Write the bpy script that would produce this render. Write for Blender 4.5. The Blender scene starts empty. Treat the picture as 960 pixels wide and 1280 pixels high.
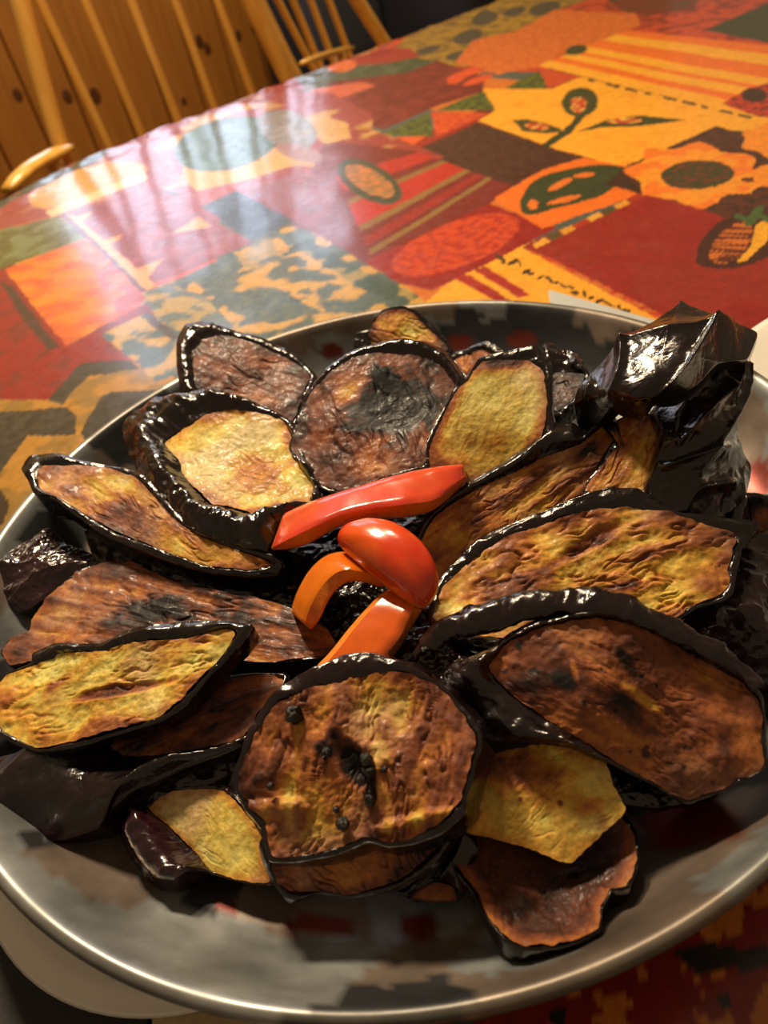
import bpy, math
import numpy as np

# ------------------------------------------------------------------ camera
F_PX = 924.0                                   # focal length in pixels of the 960x1280 frame
CAM = np.array([0.00031893, -0.20650675, 0.21518608])
ROT = np.array([[0.9734565417621095, 0.22887193209424803, 0.0],
                [-0.1498841812619981, 0.6374994758905901, -0.7557308717041029],
                [-0.17296558475018833, 0.7356711608719405, 0.6548823173314093]])
scn = bpy.context.scene
COL = scn.collection
camd = bpy.data.cameras.new('camera'); cam = bpy.data.objects.new('camera', camd); COL.objects.link(cam)
from mathutils import Matrix, Vector
m4 = Matrix([list(ROT[i]) + [CAM[i]] for i in range(3)] + [[0, 0, 0, 1]])
cam.matrix_world = m4
camd.sensor_fit = 'VERTICAL'; camd.sensor_height = 36.0; camd.lens = 36.0 * F_PX / 1280.0
camd.clip_start = 0.01; camd.clip_end = 30
camd.dof.use_dof = True; camd.dof.focus_distance = 0.235; camd.dof.aperture_fstop = 14.0
scn.camera = cam

# ------------------------------------------------------------------ light
world = bpy.data.worlds.new('room_light'); scn.world = world; world.use_nodes = True
bg = world.node_tree.nodes['Background']; bg.inputs[0].default_value = (0.95, 0.66, 0.40, 1); bg.inputs[1].default_value = 0.21

def area(name, loc, target, size, power, col, shape='DISK', sy=None):
    d = bpy.data.lights.new(name, 'AREA'); d.shape = shape; d.size = size
    if sy: d.size_y = sy
    d.energy = power; d.color = col
    o = bpy.data.objects.new(name, d); COL.objects.link(o); o.location = loc
    o.rotation_euler = (Vector(target) - Vector(loc)).to_track_quat('-Z', 'Y').to_euler()
    return o
area('pendant_light', (-0.20, 0.72, 0.84), (0, 0, 0), 0.14, 14.0, (1.0, 0.78, 0.53))
area('wall_fill_light', (0.10, 1.40, 1.50), (-0.1, 1.7, 0), 0.30, 24.0, (1.0, 0.78, 0.50))  # added fill lamp without a fixture, brightens the pine wall
area('window_daylight', (-1.05, 2.62, 0.98), (-0.1, 0.5, 0), 0.95, 9.5, (0.70, 0.80, 1.0), 'RECTANGLE', 0.85)
scn.view_settings.view_transform = 'Standard'; scn.view_settings.look = 'None'
scn.view_settings.exposure = 0.0; scn.view_settings.gamma = 1.0
scn.view_settings.use_curve_mapping = False

# ------------------------------------------------------------------ helpers
def rays(uv):
    uv = np.asarray(uv, float).reshape(-1, 2)
    d = np.stack([(uv[:, 0] - 480) / F_PX, -(uv[:, 1] - 640) / F_PX, -np.ones(len(uv))], 1)
    return d @ ROT.T
def onz(uv, z=0.0):
    d = rays(uv); t = (np.asarray(z) - CAM[2]) / d[:, 2]
    return CAM + d * t[:, None]
def onplane(uv, n, k):
    d = rays(uv); n = np.asarray(n, float); t = (k - CAM @ n) / (d @ n)
    return CAM + d * t[:, None]
def cr(ox, oy, s, pts):                        # points read in an enlarged view of the photograph
    return [(ox + x / s, oy + y / s) for x, y in pts]
def lin(c):
    c = np.asarray(c, float) / 255.0
    return np.where(c <= 0.04045, c / 12.92, ((c + 0.055) / 1.055) ** 2.4)

_rng = np.random.RandomState(7)
_perm = np.concatenate([_rng.permutation(256)] * 3)
_grad = _rng.normal(size=(256, 3)); _grad /= np.linalg.norm(_grad, axis=1)[:, None]
def perlin(p):
    p = np.asarray(p, float); i = np.floor(p).astype(int); f = p - i; i &= 255
    w = f * f * f * (f * (f * 6 - 15) + 10); out = 0
    for dx in (0, 1):
        for dy in (0, 1):
            for dz in (0, 1):
                h = _perm[_perm[_perm[(i[:, 0] + dx) & 255] + ((i[:, 1] + dy) & 255)] + ((i[:, 2] + dz) & 255)]
                g = (_grad[h] * (f - np.array([dx, dy, dz]))).sum(1)
                out = out + g * (w[:, 0] if dx else 1 - w[:, 0]) * (w[:, 1] if dy else 1 - w[:, 1]) * (w[:, 2] if dz else 1 - w[:, 2])
    return out * 1.5
def fbm(p, oct=4, gain=0.5):
    o = 0; a = 1.0; p = np.asarray(p, float).copy()
    for k in range(oct):
        o = o + a * perlin(p + 17.3 * k); p = p * 2.03; a *= gain
    return o
def ridged(p, oct=3):
    o = 0; a = 1.0; p = np.asarray(p, float).copy()
    for k in range(oct):
        o = o + a * (1 - 2 * np.abs(perlin(p + 9.1 * k))); p = p * 2.1; a *= 0.5
    return o - 0.7
def smooth(a, b, x):
    t = np.clip((x - a) / (b - a), 0, 1); return t * t * (3 - 2 * t)

def mesh_obj(name, verts, faces, mat, parent=None, base=(0, 0, 0), color=None, shade=True, uniform=4):
    """verts Nx3 (world), faces: int array or list; base is the thing's base point."""
    v = np.asarray(verts, float) - np.asarray(base, float)
    me = bpy.data.meshes.new(name)
    if isinstance(faces, np.ndarray):
        k = faces.shape[1]; nf = len(faces)
        me.vertices.add(len(v)); me.vertices.foreach_set('co', v.astype(np.float32).ravel())
        me.loops.add(nf * k); me.loops.foreach_set('vertex_index', faces.astype(np.int32).ravel())
        me.polygons.add(nf); me.polygons.foreach_set('loop_start', np.arange(0, nf * k, k, dtype=np.int32))
        me.update(calc_edges=True); me.validate()
    else:
        me.from_pydata(v.tolist(), [], [list(f) for f in faces]); me.update()
    if shade: me.shade_smooth()
    if color is not None:
        ca = me.attributes.new('tint', 'FLOAT_COLOR', 'POINT')
        c4 = np.ones((len(me.vertices), 4), np.float32); c4[:, :3] = color[:len(me.vertices)]
        ca.data.foreach_set('color', c4.ravel())
    me.materials.append(mat)
    o = bpy.data.objects.new(name, me); COL.objects.link(o)
    if parent is not None: o.parent = parent
    else: o.location = base
    return o
def tag(o, label=None, cat=None, group=None, kind=None):
    if label: o['label'] = label
    if cat: o['category'] = cat
    if group: o['group'] = group
    if kind: o['kind'] = kind
    return o
def thing(name, label, cat, base, group=None):
    o = bpy.data.objects.new(name, None); COL.objects.link(o); o.location = base
    o.empty_display_size = 0.02
    return tag(o, label, cat, group)
def grid_faces(nr, nc, closed=True):
    """rings x columns; columns wrap when closed"""
    r = np.arange(nr - 1)[:, None]; c = np.arange(nc if closed else nc - 1)[None, :]
    c2 = (c + 1) % nc
    return np.stack([r * nc + c, r * nc + c2, (r + 1) * nc + c2, (r + 1) * nc + c], -1).reshape(-1, 4)
def spline(pts, n, closed=True, ten=1.0):
    """Catmull-Rom through the points, resampled by length."""
    P = np.asarray(pts, float); k = len(P); out = []
    t = np.linspace(0, 1, 12, endpoint=False)[:, None]
    for i in range(k if closed else k - 1):
        if closed: a, b, c, d = P[i - 1], P[i], P[(i + 1) % k], P[(i + 2) % k]
        else: a, b, c, d = P[max(i - 1, 0)], P[i], P[i + 1], P[min(i + 2, k - 1)]
        m0 = 0.5 * ten * (c - a); m1 = 0.5 * ten * (d - b)
        out.append((2 * t ** 3 - 3 * t ** 2 + 1) * b + (t ** 3 - 2 * t ** 2 + t) * m0 + (3 * t ** 2 - 2 * t ** 3) * c + (t ** 3 - t ** 2) * m1)
    Q = np.concatenate(out + [P[:1] if closed else P[-1:]])
    s = np.concatenate([[0], np.cumsum(np.linalg.norm(np.diff(Q, axis=0), axis=1))])
    q = np.linspace(0, s[-1], n, endpoint=not closed)
    return np.stack([np.interp(q, s, Q[:, j]) for j in range(Q.shape[1])], 1)
def tps(anchors):
    A = np.asarray(anchors, float); P = A[:, :2] / 100.0; z = A[:, 2]
    if len(A) == 3:
        s = np.linalg.solve(np.c_[np.ones(3), P], z)
        return lambda uv: np.c_[np.ones(len(uv)), np.asarray(uv) / 100.0] @ s
    K = lambda a, b: (lambda d2: np.where(d2 > 1e-12, d2 * np.log(d2 + 1e-12), 0))(((a[:, None] - b[None]) ** 2).sum(-1))
    n = len(A); L = np.zeros((n + 3, n + 3)); L[:n, :n] = K(P, P) + 0.02 * np.eye(n)
    L[:n, n] = 1; L[:n, n + 1:] = P; L[n, :n] = 1; L[n + 1:, :n] = P.T
    w = np.linalg.solve(L, np.r_[z, 0, 0, 0])
    return lambda uv: K(np.asarray(uv) / 100.0, P) @ w[:n] + np.c_[np.ones(len(uv)), np.asarray(uv) / 100.0] @ w[n:]
def tube(path, rad, seg=10, flat=1.0, axis=None, cap=True):
    """round or flattened bar along a path; returns verts, faces"""
    P = np.asarray(path, float); n = len(P); rad = np.broadcast_to(np.asarray(rad, float), (n,))
    T = np.gradient(P, axis=0); T /= np.linalg.norm(T, axis=1)[:, None]
    ref = np.array([0, 0, 1.0]) if axis is None else np.asarray(axis, float)
    V = []
    for i in range(n):
        a = np.cross(T[i], ref)
        if np.linalg.norm(a) < 1e-4: a = np.cross(T[i], [1, 0.3, 0])
        a /= np.linalg.norm(a); b = np.cross(a, T[i])
        th = np.linspace(0, 2 * math.pi, seg, endpoint=False)
        V.append(P[i] + rad[i] * (np.cos(th)[:, None] * a + flat * np.sin(th)[:, None] * b))
    V = np.concatenate(V); Fc = [tuple(f) for f in grid_faces(n, seg)]
    if cap: Fc += [tuple(range(seg))[::-1], tuple(range((n - 1) * seg, n * seg))]
    return V, Fc
def boxmesh(c, ux, uy, uz, sx, sy, sz, bev=0.15):
    """box with chamfered vertical section: centre, axes, half sizes"""
    c = np.asarray(c, float); ux, uy, uz = (np.asarray(q, float) for q in (ux, uy, uz)); b = bev * min(sx, sy, sz)
    prof = [(-sx + b, -sy), (sx - b, -sy), (sx, -sy + b), (sx, sy - b), (sx - b, sy), (-sx + b, sy), (-sx, sy - b), (-sx, -sy + b)]
    V = []; 
    for zz, k in ((-sz, b), (-sz + b, 0), (sz - b, 0), (sz, b)):
        for x, y in prof:
            V.append(c + ux * (x - math.copysign(k, x)) + uy * (y - math.copysign(k, y)) + uz * zz)
    Fc = [tuple(f) for f in grid_faces(4, 8)] + [tuple(range(8))[::-1], tuple(range(24, 32))]
    return np.array(V), Fc
def join(parts):
    V = []; Fc = []; k = 0
    for v, f in parts:
        V.append(np.asarray(v)); Fc += [tuple(i + k for i in q) for q in f]; k += len(v)
    return np.concatenate(V), Fc

# ------------------------------------------------------------------ materials
def new_mat(name):
    m = bpy.data.materials.new(name); m.use_nodes = True
    nt = m.node_tree; b = nt.nodes['Principled BSDF']
    return m, nt, b
def node(nt, t, **kw):
    n = nt.nodes.new(t)
    for k, v in kw.items(): setattr(n, k, v)
    return n
def noise_node(nt, scale, detail=4, rough=0.55, stretch=None, dist=0.0):
    tc = node(nt, 'ShaderNodeTexCoord'); n = node(nt, 'ShaderNodeTexNoise')
    n.inputs['Scale'].default_value = scale; n.inputs['Detail'].default_value = detail
    n.inputs['Roughness'].default_value = rough; n.inputs['Distortion'].default_value = dist
    if stretch:
        mp = node(nt, 'ShaderNodeMapping'); mp.inputs['Scale'].default_value = stretch
        nt.links.new(tc.outputs['Object'], mp.inputs['Vector']); nt.links.new(mp.outputs[0], n.inputs['Vector'])
    else: nt.links.new(tc.outputs['Object'], n.inputs['Vector'])
    return n
def ramp(nt, src, stops):
    r = node(nt, 'ShaderNodeValToRGB'); e = r.color_ramp.elements
    while len(e) < len(stops): e.new(0.5)
    for q, (p, c) in zip(e, stops):
        q.position = p; q.color = tuple(c) + (1,) if len(c) == 3 else c
    nt.links.new(src, r.inputs['Fac']); return r
def bump(nt, b, src, strength, dist):
    n = node(nt, 'ShaderNodeBump'); n.inputs['Strength'].default_value = strength; n.inputs['Distance'].default_value = dist
    nt.links.new(src, n.inputs['Height']); nt.links.new(n.outputs[0], b.inputs['Normal']); return n
def maprange(nt, src, a, b_):
    n = node(nt, 'ShaderNodeMapRange'); n.inputs['From Min'].default_value = 0.3; n.inputs['From Max'].default_value = 0.7
    n.inputs['To Min'].default_value = a; n.inputs['To Max'].default_value = b_; nt.links.new(src, n.inputs['Value']); return n
def tint_mat(name, rough=(0.3, 0.5), nscale=400, var=0.25, bstr=0.5, bdist=0.0006, coat=0.0, spec=0.5, metallic=0.0, stretch=None, sss=0.0):
    """colour from the mesh's own 'tint' attribute, broken up by fine noise"""
    m, nt, b = new_mat(name)
    at = node(nt, 'ShaderNodeAttribute', attribute_name='tint')
    n = noise_node(nt, nscale, 5, 0.6, stretch)
    mr = maprange(nt, n.outputs['Fac'], 1 - var, 1 + var)
    mx = node(nt, 'ShaderNodeMix', data_type='RGBA', blend_type='MULTIPLY'); mx.inputs[0].default_value = 1
    nt.links.new(at.outputs['Color'], mx.inputs[6]); nt.links.new(mr.outputs[0], mx.inputs[7])
    nt.links.new(mx.outputs[2], b.inputs['Base Color'])
    n2 = noise_node(nt, nscale * 0.35, 4)
    mr2 = maprange(nt, n2.outputs['Fac'], rough[0], rough[1]); nt.links.new(mr2.outputs[0], b.inputs['Roughness'])
    b.inputs['Specular IOR Level'].default_value = spec; b.inputs['Metallic'].default_value = metallic
    b.inputs['Coat Weight'].default_value = coat; b.inputs['Coat Roughness'].default_value = 0.12
    if sss: b.inputs['Subsurface Weight'].default_value = sss; b.inputs['Subsurface Radius'].default_value = (0.006, 0.002, 0.001); b.inputs['Subsurface Scale'].default_value = 0.5
    if bstr: bump(nt, b, n.outputs['Fac'], bstr, bdist)
    return m
def flat_mat(name, c, rough=0.5, nscale=60, var=0.15, bstr=0.0, bdist=0.001, metallic=0.0, coat=0.0, spec=0.5):
    m, nt, b = new_mat(name); c = lin(c)
    n = noise_node(nt, nscale, 5, 0.6)
    r = ramp(nt, n.outputs['Fac'], [(0.3, c * (1 - var)), (0.7, np.minimum(c * (1 + var), 1))])
    nt.links.new(r.outputs[0], b.inputs['Base Color']); b.inputs['Roughness'].default_value = rough
    b.inputs['Metallic'].default_value = metallic; b.inputs['Coat Weight'].default_value = coat; b.inputs['Specular IOR Level'].default_value = spec
    if bstr: bump(nt, b, n.outputs['Fac'], bstr, bdist)
    return m
def wood_mat(name, c1, c2, rough=0.3, stretch=(30, 30, 2.0), coat=0.3):
    m, nt, b = new_mat(name)
    n = noise_node(nt, 1.0, 5, 0.55, stretch, 0.4)
    r = ramp(nt, n.outputs['Fac'], [(0.32, lin(c1)), (0.68, lin(c2))])
    nt.links.new(r.outputs[0], b.inputs['Base Color']); b.inputs['Roughness'].default_value = rough
    b.inputs['Coat Weight'].default_value = coat; b.inputs['Coat Roughness'].default_value = 0.15
    bump(nt, b, n.outputs['Fac'], 0.15, 0.002)
    return m
def skin_mat():
    m, nt, b = new_mat('aubergine_skin')
    at = node(nt, 'ShaderNodeAttribute', attribute_name='tint')
    n = noise_node(nt, 120, 3, 0.5, None, 0.6)
    n2 = noise_node(nt, 900, 3, 0.5)
    mr = maprange(nt, n.outputs['Fac'], 0.7, 1.4)
    mx = node(nt, 'ShaderNodeMix', data_type='RGBA', blend_type='MULTIPLY'); mx.inputs[0].default_value = 1
    nt.links.new(at.outputs['Color'], mx.inputs[6]); nt.links.new(mr.outputs[0], mx.inputs[7])
    nt.links.new(mx.outputs[2], b.inputs['Base Color'])
    mr2 = maprange(nt, n.outputs['Fac'], 0.10, 0.30); nt.links.new(mr2.outputs[0], b.inputs['Roughness'])
    b.inputs['Specular IOR Level'].default_value = 0.55
    b.inputs['Coat Weight'].default_value = 0.35; b.inputs['Coat Roughness'].default_value = 0.10
    ad = node(nt, 'ShaderNodeMath', operation='MULTIPLY_ADD'); ad.inputs[1].default_value = 0.12
    nt.links.new(n2.outputs['Fac'], ad.inputs[0]); nt.links.new(n.outputs['Fac'], ad.inputs[2])
    bump(nt, b, ad.outputs[0], 0.55, 0.0016)
    return m
M_SKIN = skin_mat()
M_FLESH = tint_mat('aubergine_flesh', (0.40, 0.70), 620, 0.26, 0.45, 0.0005, coat=0.05, spec=0.24)
M_PEPPER_SKIN = tint_mat('pepper_skin', (0.16, 0.26), 160, 0.10, 0.12, 0.0006, coat=0.5, sss=0.0)
M_PEPPER_FLESH = tint_mat('pepper_flesh', (0.30, 0.42), 500, 0.14, 0.4, 0.0005, coat=0.2)
M_CHAR = flat_mat('char', (24, 18, 16), 0.35, 700, 0.4, 0.8, 0.001)
M_DISH = tint_mat('dish_glaze', (0.28, 0.46), 90, 0.16, 0.10, 0.0008, metallic=0.45, spec=0.4)
M_CLOTH = tint_mat('oilcloth_print', (0.22, 0.34), 260, 0.14, 0.10, 0.0006, coat=0.35)
M_PINE = wood_mat('pine_boards', (162, 102, 38), (188, 126, 52), 0.42, (26, 26, 1.6), 0.1)
M_KNOT = flat_mat('pine_knot', (92, 52, 20), 0.45, 200, 0.4)
M_CHAIR = wood_mat('chair_pine', (216, 158, 62), (238, 184, 84), 0.28, (60, 60, 3.0), 0.4)
M_FLOOR = wood_mat('floor_boards', (120, 78, 40), (150, 100, 55), 0.4, (3, 24, 24), 0.1)
M_PORCELAIN = flat_mat('white_porcelain', (246, 242, 230), 0.2, 40, 0.03, coat=0.4)
M_MAT = flat_mat('dark_mat', (34, 33, 34), 0.55, 300, 0.2, 0.3, 0.0006)
M_CREAM = flat_mat('cream_cloth', (214, 190, 145), 0.8, 500, 0.1, 0.4, 0.0005)
M_STEEL = flat_mat('steel', (206, 210, 208), 0.3, 80, 0.05, metallic=0.35)
M_SOFA = flat_mat('dark_grey_fabric', (52, 55, 62), 0.9, 260, 0.2, 0.3, 0.002)
M_SOFA2 = flat_mat('navy_fabric', (30, 31, 42), 0.9, 260, 0.2, 0.3, 0.002)
M_TABLE = wood_mat('table_wood', (150, 98, 44), (180, 124, 60), 0.4)
M_WALL = flat_mat('plaster', (214, 196, 160), 0.8, 20, 0.04)
M_GLASS = flat_mat('window_frame_paint', (230, 228, 220), 0.4, 30, 0.03)
M_SHADE = flat_mat('lamp_shade_metal', (60, 60, 58), 0.35, 30, 0.05, metallic=0.5)

# ------------------------------------------------------------------ room and background
A33 = math.radians(33.0)
EU = np.array([math.cos(A33), math.sin(A33), 0]); EN = np.array([-math.sin(A33), math.cos(A33), 0]); EZ = np.array([0, 0, 1.0])
FLOOR_Z = -0.745
WALL_K = 2.35                                  # distance of the pine wall along EN
fl = [(-2.5 * EU + q * EN) for q in (-2.0, WALL_K)] + [(4.0 * EU + q * EN) for q in (WALL_K, -2.0)]
fv = np.array([p + EZ * FLOOR_Z for p in fl] + [p + EZ * (FLOOR_Z - 0.04) for p in fl])
tag(mesh_obj('floor', fv, [(0, 3, 2, 1), (4, 5, 6, 7), (0, 1, 5, 4), (1, 2, 6, 5), (2, 3, 7, 6), (3, 0, 4, 7)], M_FLOOR, shade=False), kind='structure')
# pine wall: plaster backing carrying single boards
def uw(px, k=WALL_K): return float(onplane([px], EN, k)[0] @ EU)
wall = tag(mesh_obj('wall_back', *boxmesh(0.75 * EU + (WALL_K + 0.05) * EN + EZ * (-0.295), EU, EN, EZ, 3.25, 0.03, 0.45), M_PINE, shade=False), kind='structure')
joints = [uw(p) for p in ((46, 0), (196, 100), (118, 0), (300, 0), (392, 0))]
j0 = uw((46, 0)); jw = (uw((196, 100)) - j0) / 2.0
bm_v, bm_f = boxmesh((0, 0, 0), EU, EN, EZ, jw / 2 - 0.003, 0.012, 0.45, 0.25)
board_me = None; boards = []
k0 = int(math.floor((-2.3 - j0) / jw)); k1 = int(math.ceil((3.8 - j0) / jw))
for k in range(k0, k1):
    base = (j0 + (k + 0.5) * jw) * EU + (WALL_K + 0.008) * EN + EZ * (-0.295)
    if board_me is None:
        o = mesh_obj('board', bm_v, bm_f, M_PINE, parent=wall, shade=False); board_me = o.data
    else:
        o = bpy.data.objects.new('board', board_me); COL.objects.link(o); o.parent = wall
    o.location = base; boards.append((base @ EU, o, base))
for (px, r) in (((22, 119), 0.011), ((84, 121), 0.012), ((119, 120), 0.014), ((249, 52), 0.012), ((259, 61), 0.011), ((230, 127), 0.008), ((318, 36), 0.010), ((298, 45), 0.010)):
    r *= 1.5; c = onplane([px], EN, WALL_K - 0.0045)[0]; th = np.linspace(0, 2 * math.pi, 18, endpoint=False)
    rim = [c + r * (0.8 * math.cos(t) * EU + 1.15 * math.sin(t) * EZ) for t in th]
    top = [c - EN * 0.0015 + 0.7 * r * (0.8 * math.cos(t) * EU + 1.15 * math.sin(t) * EZ) for t in th]
    ow = min(boards, key=lambda q: abs(q[0] - c @ EU))
    ko = mesh_obj('knot', np.array(rim + top), [tuple(range(18, 36))[::-1]] + [tuple(f) for f in grid_faces(2, 18)], M_KNOT, parent=ow[1], base=ow[2], shade=False)
# plaster above the dado, pierced by a window the daylight comes through
WU0, WU1, WZ0, WZ1 = 0.56, 1.75, 0.25, 1.05
wall_parts = []
for (u0, u1, z0, z1) in ((-2.5, WU0, 0.155, 1.75), (WU1, 4.0, 0.155, 1.75), (WU0, WU1, 0.155, WZ0), (WU0, WU1, WZ1, 1.75)):
    wall_parts.append(boxmesh(((u0 + u1) / 2) * EU + (WALL_K + 0.05) * EN + EZ * ((z0 + z1) / 2), EU, EN, EZ, (u1 - u0) / 2, 0.03, (z1 - z0) / 2, 0.02))
tag(mesh_obj('wall_upper', *join(wall_parts), M_WALL, shade=False), kind='structure')
win = tag(mesh_obj('window_1', *join([
    boxmesh(((WU0 + WU1) / 2) * EU + (WALL_K + 0.05) * EN + EZ * zz, EU, EN, EZ, (WU1 - WU0) / 2, 0.035, 0.025) for zz in (WZ0 + 0.025, WZ1 - 0.025)] + [
    boxmesh(uu * EU + (WALL_K + 0.05) * EN + EZ * ((WZ0 + WZ1) / 2), EU, EN, EZ, 0.025, 0.035, (WZ1 - WZ0) / 2 - 0.05) for uu in (WU0 + 0.025, (WU0 + WU1) / 2, WU1 - 0.025)]), M_GLASS, shade=False), kind='structure')
wl = bpy.data.objects['window_daylight']
wl.location = (0.5 * (WU0 + WU1)) * EU + (WALL_K + 0.04) * EN + EZ * (0.5 * (WZ0 + WZ1))
wl.data.size = WU1 - WU0 - 0.1; wl.data.size_y = WZ1 - WZ0 - 0.1
wl.rotation_euler = Vector(-EN).to_track_quat('-Z', 'Y').to_euler()

# pendant lamp shade around the warm light (above the frame)
pl = Vector((-0.20, 0.72, 0.84))
lamp = thing('pendant_lamp', 'dark metal pendant lamp hanging above the table', 'lamp', tuple(pl))
prof = [(0.03, 0.17), (0.05, 0.165), (0.09, 0.12), (0.13, 0.05), (0.15, 0.006), (0.147, 0.006), (0.127, 0.05), (0.087, 0.115), (0.03, 0.15)]
th = np.linspace(0, 2 * math.pi, 40, endpoint=False)
lv = np.concatenate([np.stack([pl.x + r * np.cos(th), pl.y + r * np.sin(th), np.full(40, pl.z + z)], 1) for r, z in prof])
mesh_obj('shade', lv, grid_faces(len(prof), 40), M_SHADE, lamp, tuple(pl))
mesh_obj('cord', *tube([tuple(pl + Vector((0, 0, z))) for z in (0.15, 0.4, 0.8)], 0.004, 8), M_SHADE, lamp, tuple(pl))

# chairs: spindle backs on the far side of the table
def chair(label, posts, spindles, arm, kback, wp, ws):
    P = lambda px: onplane([px], EN, kback)[0]
    a = P(posts[0][0]); b = P(posts[0][1]); c = P(posts[1][0]); d = P(posts[1][1])
    base = (a + c) / 2 * np.array([1, 1, 0]) + EZ * FLOOR_Z
    t = thing('chair', label, 'chair', tuple(base), 'pine spindle-back chairs across the table')
    def ext(p, q, ztop, zbot, bow=0.0):
        d_ = (p - q) / (p - q)[2]; zz = np.linspace(zbot, ztop, 14)
        pts = q + (zz - q[2])[:, None] * d_
        return pts - np.outer(np.sin(np.linspace(0, math.pi, 14)) * bow, EU)
    for (p, q), w in zip(((a, b), (c, d)), wp):
        mesh_obj('post', *tube(ext(p, q, 0.32, FLOOR_Z + 0.43, 0.012), w, 14, 0.8), M_CHAIR, t, tuple(base))
    for p, q in spindles:
        mesh_obj('spindle', *tube(ext(P(p), P(q), 0.32, FLOOR_Z + 0.43), ws, 10), M_CHAIR, t, tuple(base))
    tops = [ext(a, b, 0.32, 0)[-1], ext(c, d, 0.32, 0)[-1]]
    mid = (tops[0] + tops[1]) / 2 + EN * 0.05; e = (tops[1] - tops[0]) * 0.08
    mesh_obj('crest_rail', *tube(spline([tops[0] - e, mid, tops[1] + e], 16, False), 0.03, 12, 0.45, EN), M_CHAIR, t, tuple(base))
    w = abs((a - c) @ EU) / 2; cu = (b + d) @ EU / 2
    sc = cu * EU + (kback - 0.17) * EN + EZ * (FLOOR_Z + 0.44)
    th = np.linspace(0, 2 * math.pi, 36, endpoint=False)
    se = lambda v, p: np.sign(v) * np.abs(v) ** p
    rings = []
    for k, z in ((0.9, -0.018), (1.0, -0.008), (1.0, 0.006), (0.93, 0.016), (0.6, 0.012), (0.02, 0.008)):
        rings.append(sc + k * (np.outer(se(np.cos(th), 0.6) * (w + 0.02), EU) + np.outer(se(np.sin(th), 0.6) * 0.2, EN)) + EZ * z)
    mesh_obj('seat', np.concatenate(rings), [tuple(f) for f in grid_faces(6, 36)] + [tuple(range(36))[::-1]], M_CHAIR, t, tuple(base))
    for su in (-1, 1):
        for sn in (-1, 1):
            p0 = sc + EU * su * w * 0.8 + EN * sn * 0.15 - EZ * 0.012; p1 = p0 + EU * su * 0.04 + EN * sn * 0.05; p1[2] = FLOOR_Z
            mesh_obj('leg', *tube([p0, (p0 + p1) / 2, p1], [0.016, 0.019, 0.013], 10), M_CHAIR, t, tuple(base))
    if arm:
        ap = [onplane([q], EN, k)[0] for q, k in arm]
        mesh_obj('arm', *tube(spline(ap, 16, False), np.interp(np.linspace(0, 1, 16), [0, 0.2, 0.85, 1], np.array([0.010, 0.015, 0.013, 0.009]) * (0.7 if kback > 1.2 else 1.0)), 12, 0.6), M_CHAIR, t, tuple(base))
        # support from arm down to the seat
        s0 = ap[1]; s1 = s0.copy(); s1[2] = FLOOR_Z + 0.43
        mesh_obj('arm_post', *tube([s0, (s0 + s1) / 2, s1], 0.011, 10), M_CHAIR, t, tuple(base))
chair('varnished pine chair nearest the left, with broad shiny post against the board wall',
      (((34, 0), (88, 188)), ((322, 0), (366, 92))),
      (((50, 0), (134, 179)), ((106, 0), (175, 163)), ((164, 0), (221, 146)), ((219, 0), (266, 128)), ((272, 0), (314, 113))),
      (((86, 185), 1.0), ((62, 196), 0.97), ((35, 212), 0.93), ((8, 238), 0.90)), 1.02, (0.0160, 0.0185), 0.0066)
chair('pine chair with closely set thin spindles in front of the dark sofa',
      (((330, 0), (374, 92)), ((452, 0), (484, 52))),
      (((347, 0), (382, 67)), ((366, 0), (394, 67)), ((388, 0), (412, 64)), ((411, 0), (435, 64))),
      (((440, 60), 1.36), ((424, 64), 1.25), ((402, 70), 1.12), ((378, 79), 1.02)), 1.42, (0.015, 0.019), 0.0078)

# dark armchair behind the second chair
sb = onplane([(470, 20)], EN, 1.95)[0]
sofa = thing('armchair', 'dark grey and navy upholstered armchair behind the spindle chair', 'armchair', (sb[0], sb[1], FLOOR_Z))
def pillow(name, c, hx, hy, hz, mat, p=0.45):
    th = np.linspace(0, 2 * math.pi, 32, endpoint=False); ph = np.linspace(-math.pi / 2, math.pi / 2, 18)
    se = lambda v, q: np.sign(v) * np.abs(v) ** q
    V = np.concatenate([np.asarray(c) + np.outer(hx * se(np.cos(th), p) * se(np.cos(a), p), EU) + np.outer(hy * se(np.sin(th), p) * se(np.cos(a), p), EN) + EZ * hz * se(np.sin(a), p) for a in ph])
    mesh_obj(name, V, grid_faces(18, 32), mat, sofa, (sb[0], sb[1], FLOOR_Z))
s_at = lambda px, k: onplane([px], EN, k)[0]
pc = s_at((440, 60), 1.92); pillow('seat', np.array([pc[0], pc[1], FLOOR_Z + 0.25]) + EU * 0.05, 0.42, 0.3, 0.17, M_SOFA2, 0.35)
pc = s_at((428, 20), 1.88); pillow('cushion', pc + EZ * 0.02, 0.115, 0.07, 0.16, M_SOFA)
pc = s_at((400, 10), 2.12); pillow('backrest', np.array([pc[0], pc[1], -0.2]) + EU * 0.22, 0.42, 0.1, 0.4, M_SOFA2, 0.35)
pc = s_at((512, -10), 1.80); pillow('arm', np.array([pc[0], pc[1], -0.28]), 0.075, 0.3, 0.42, M_SOFA2, 0.4)

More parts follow.
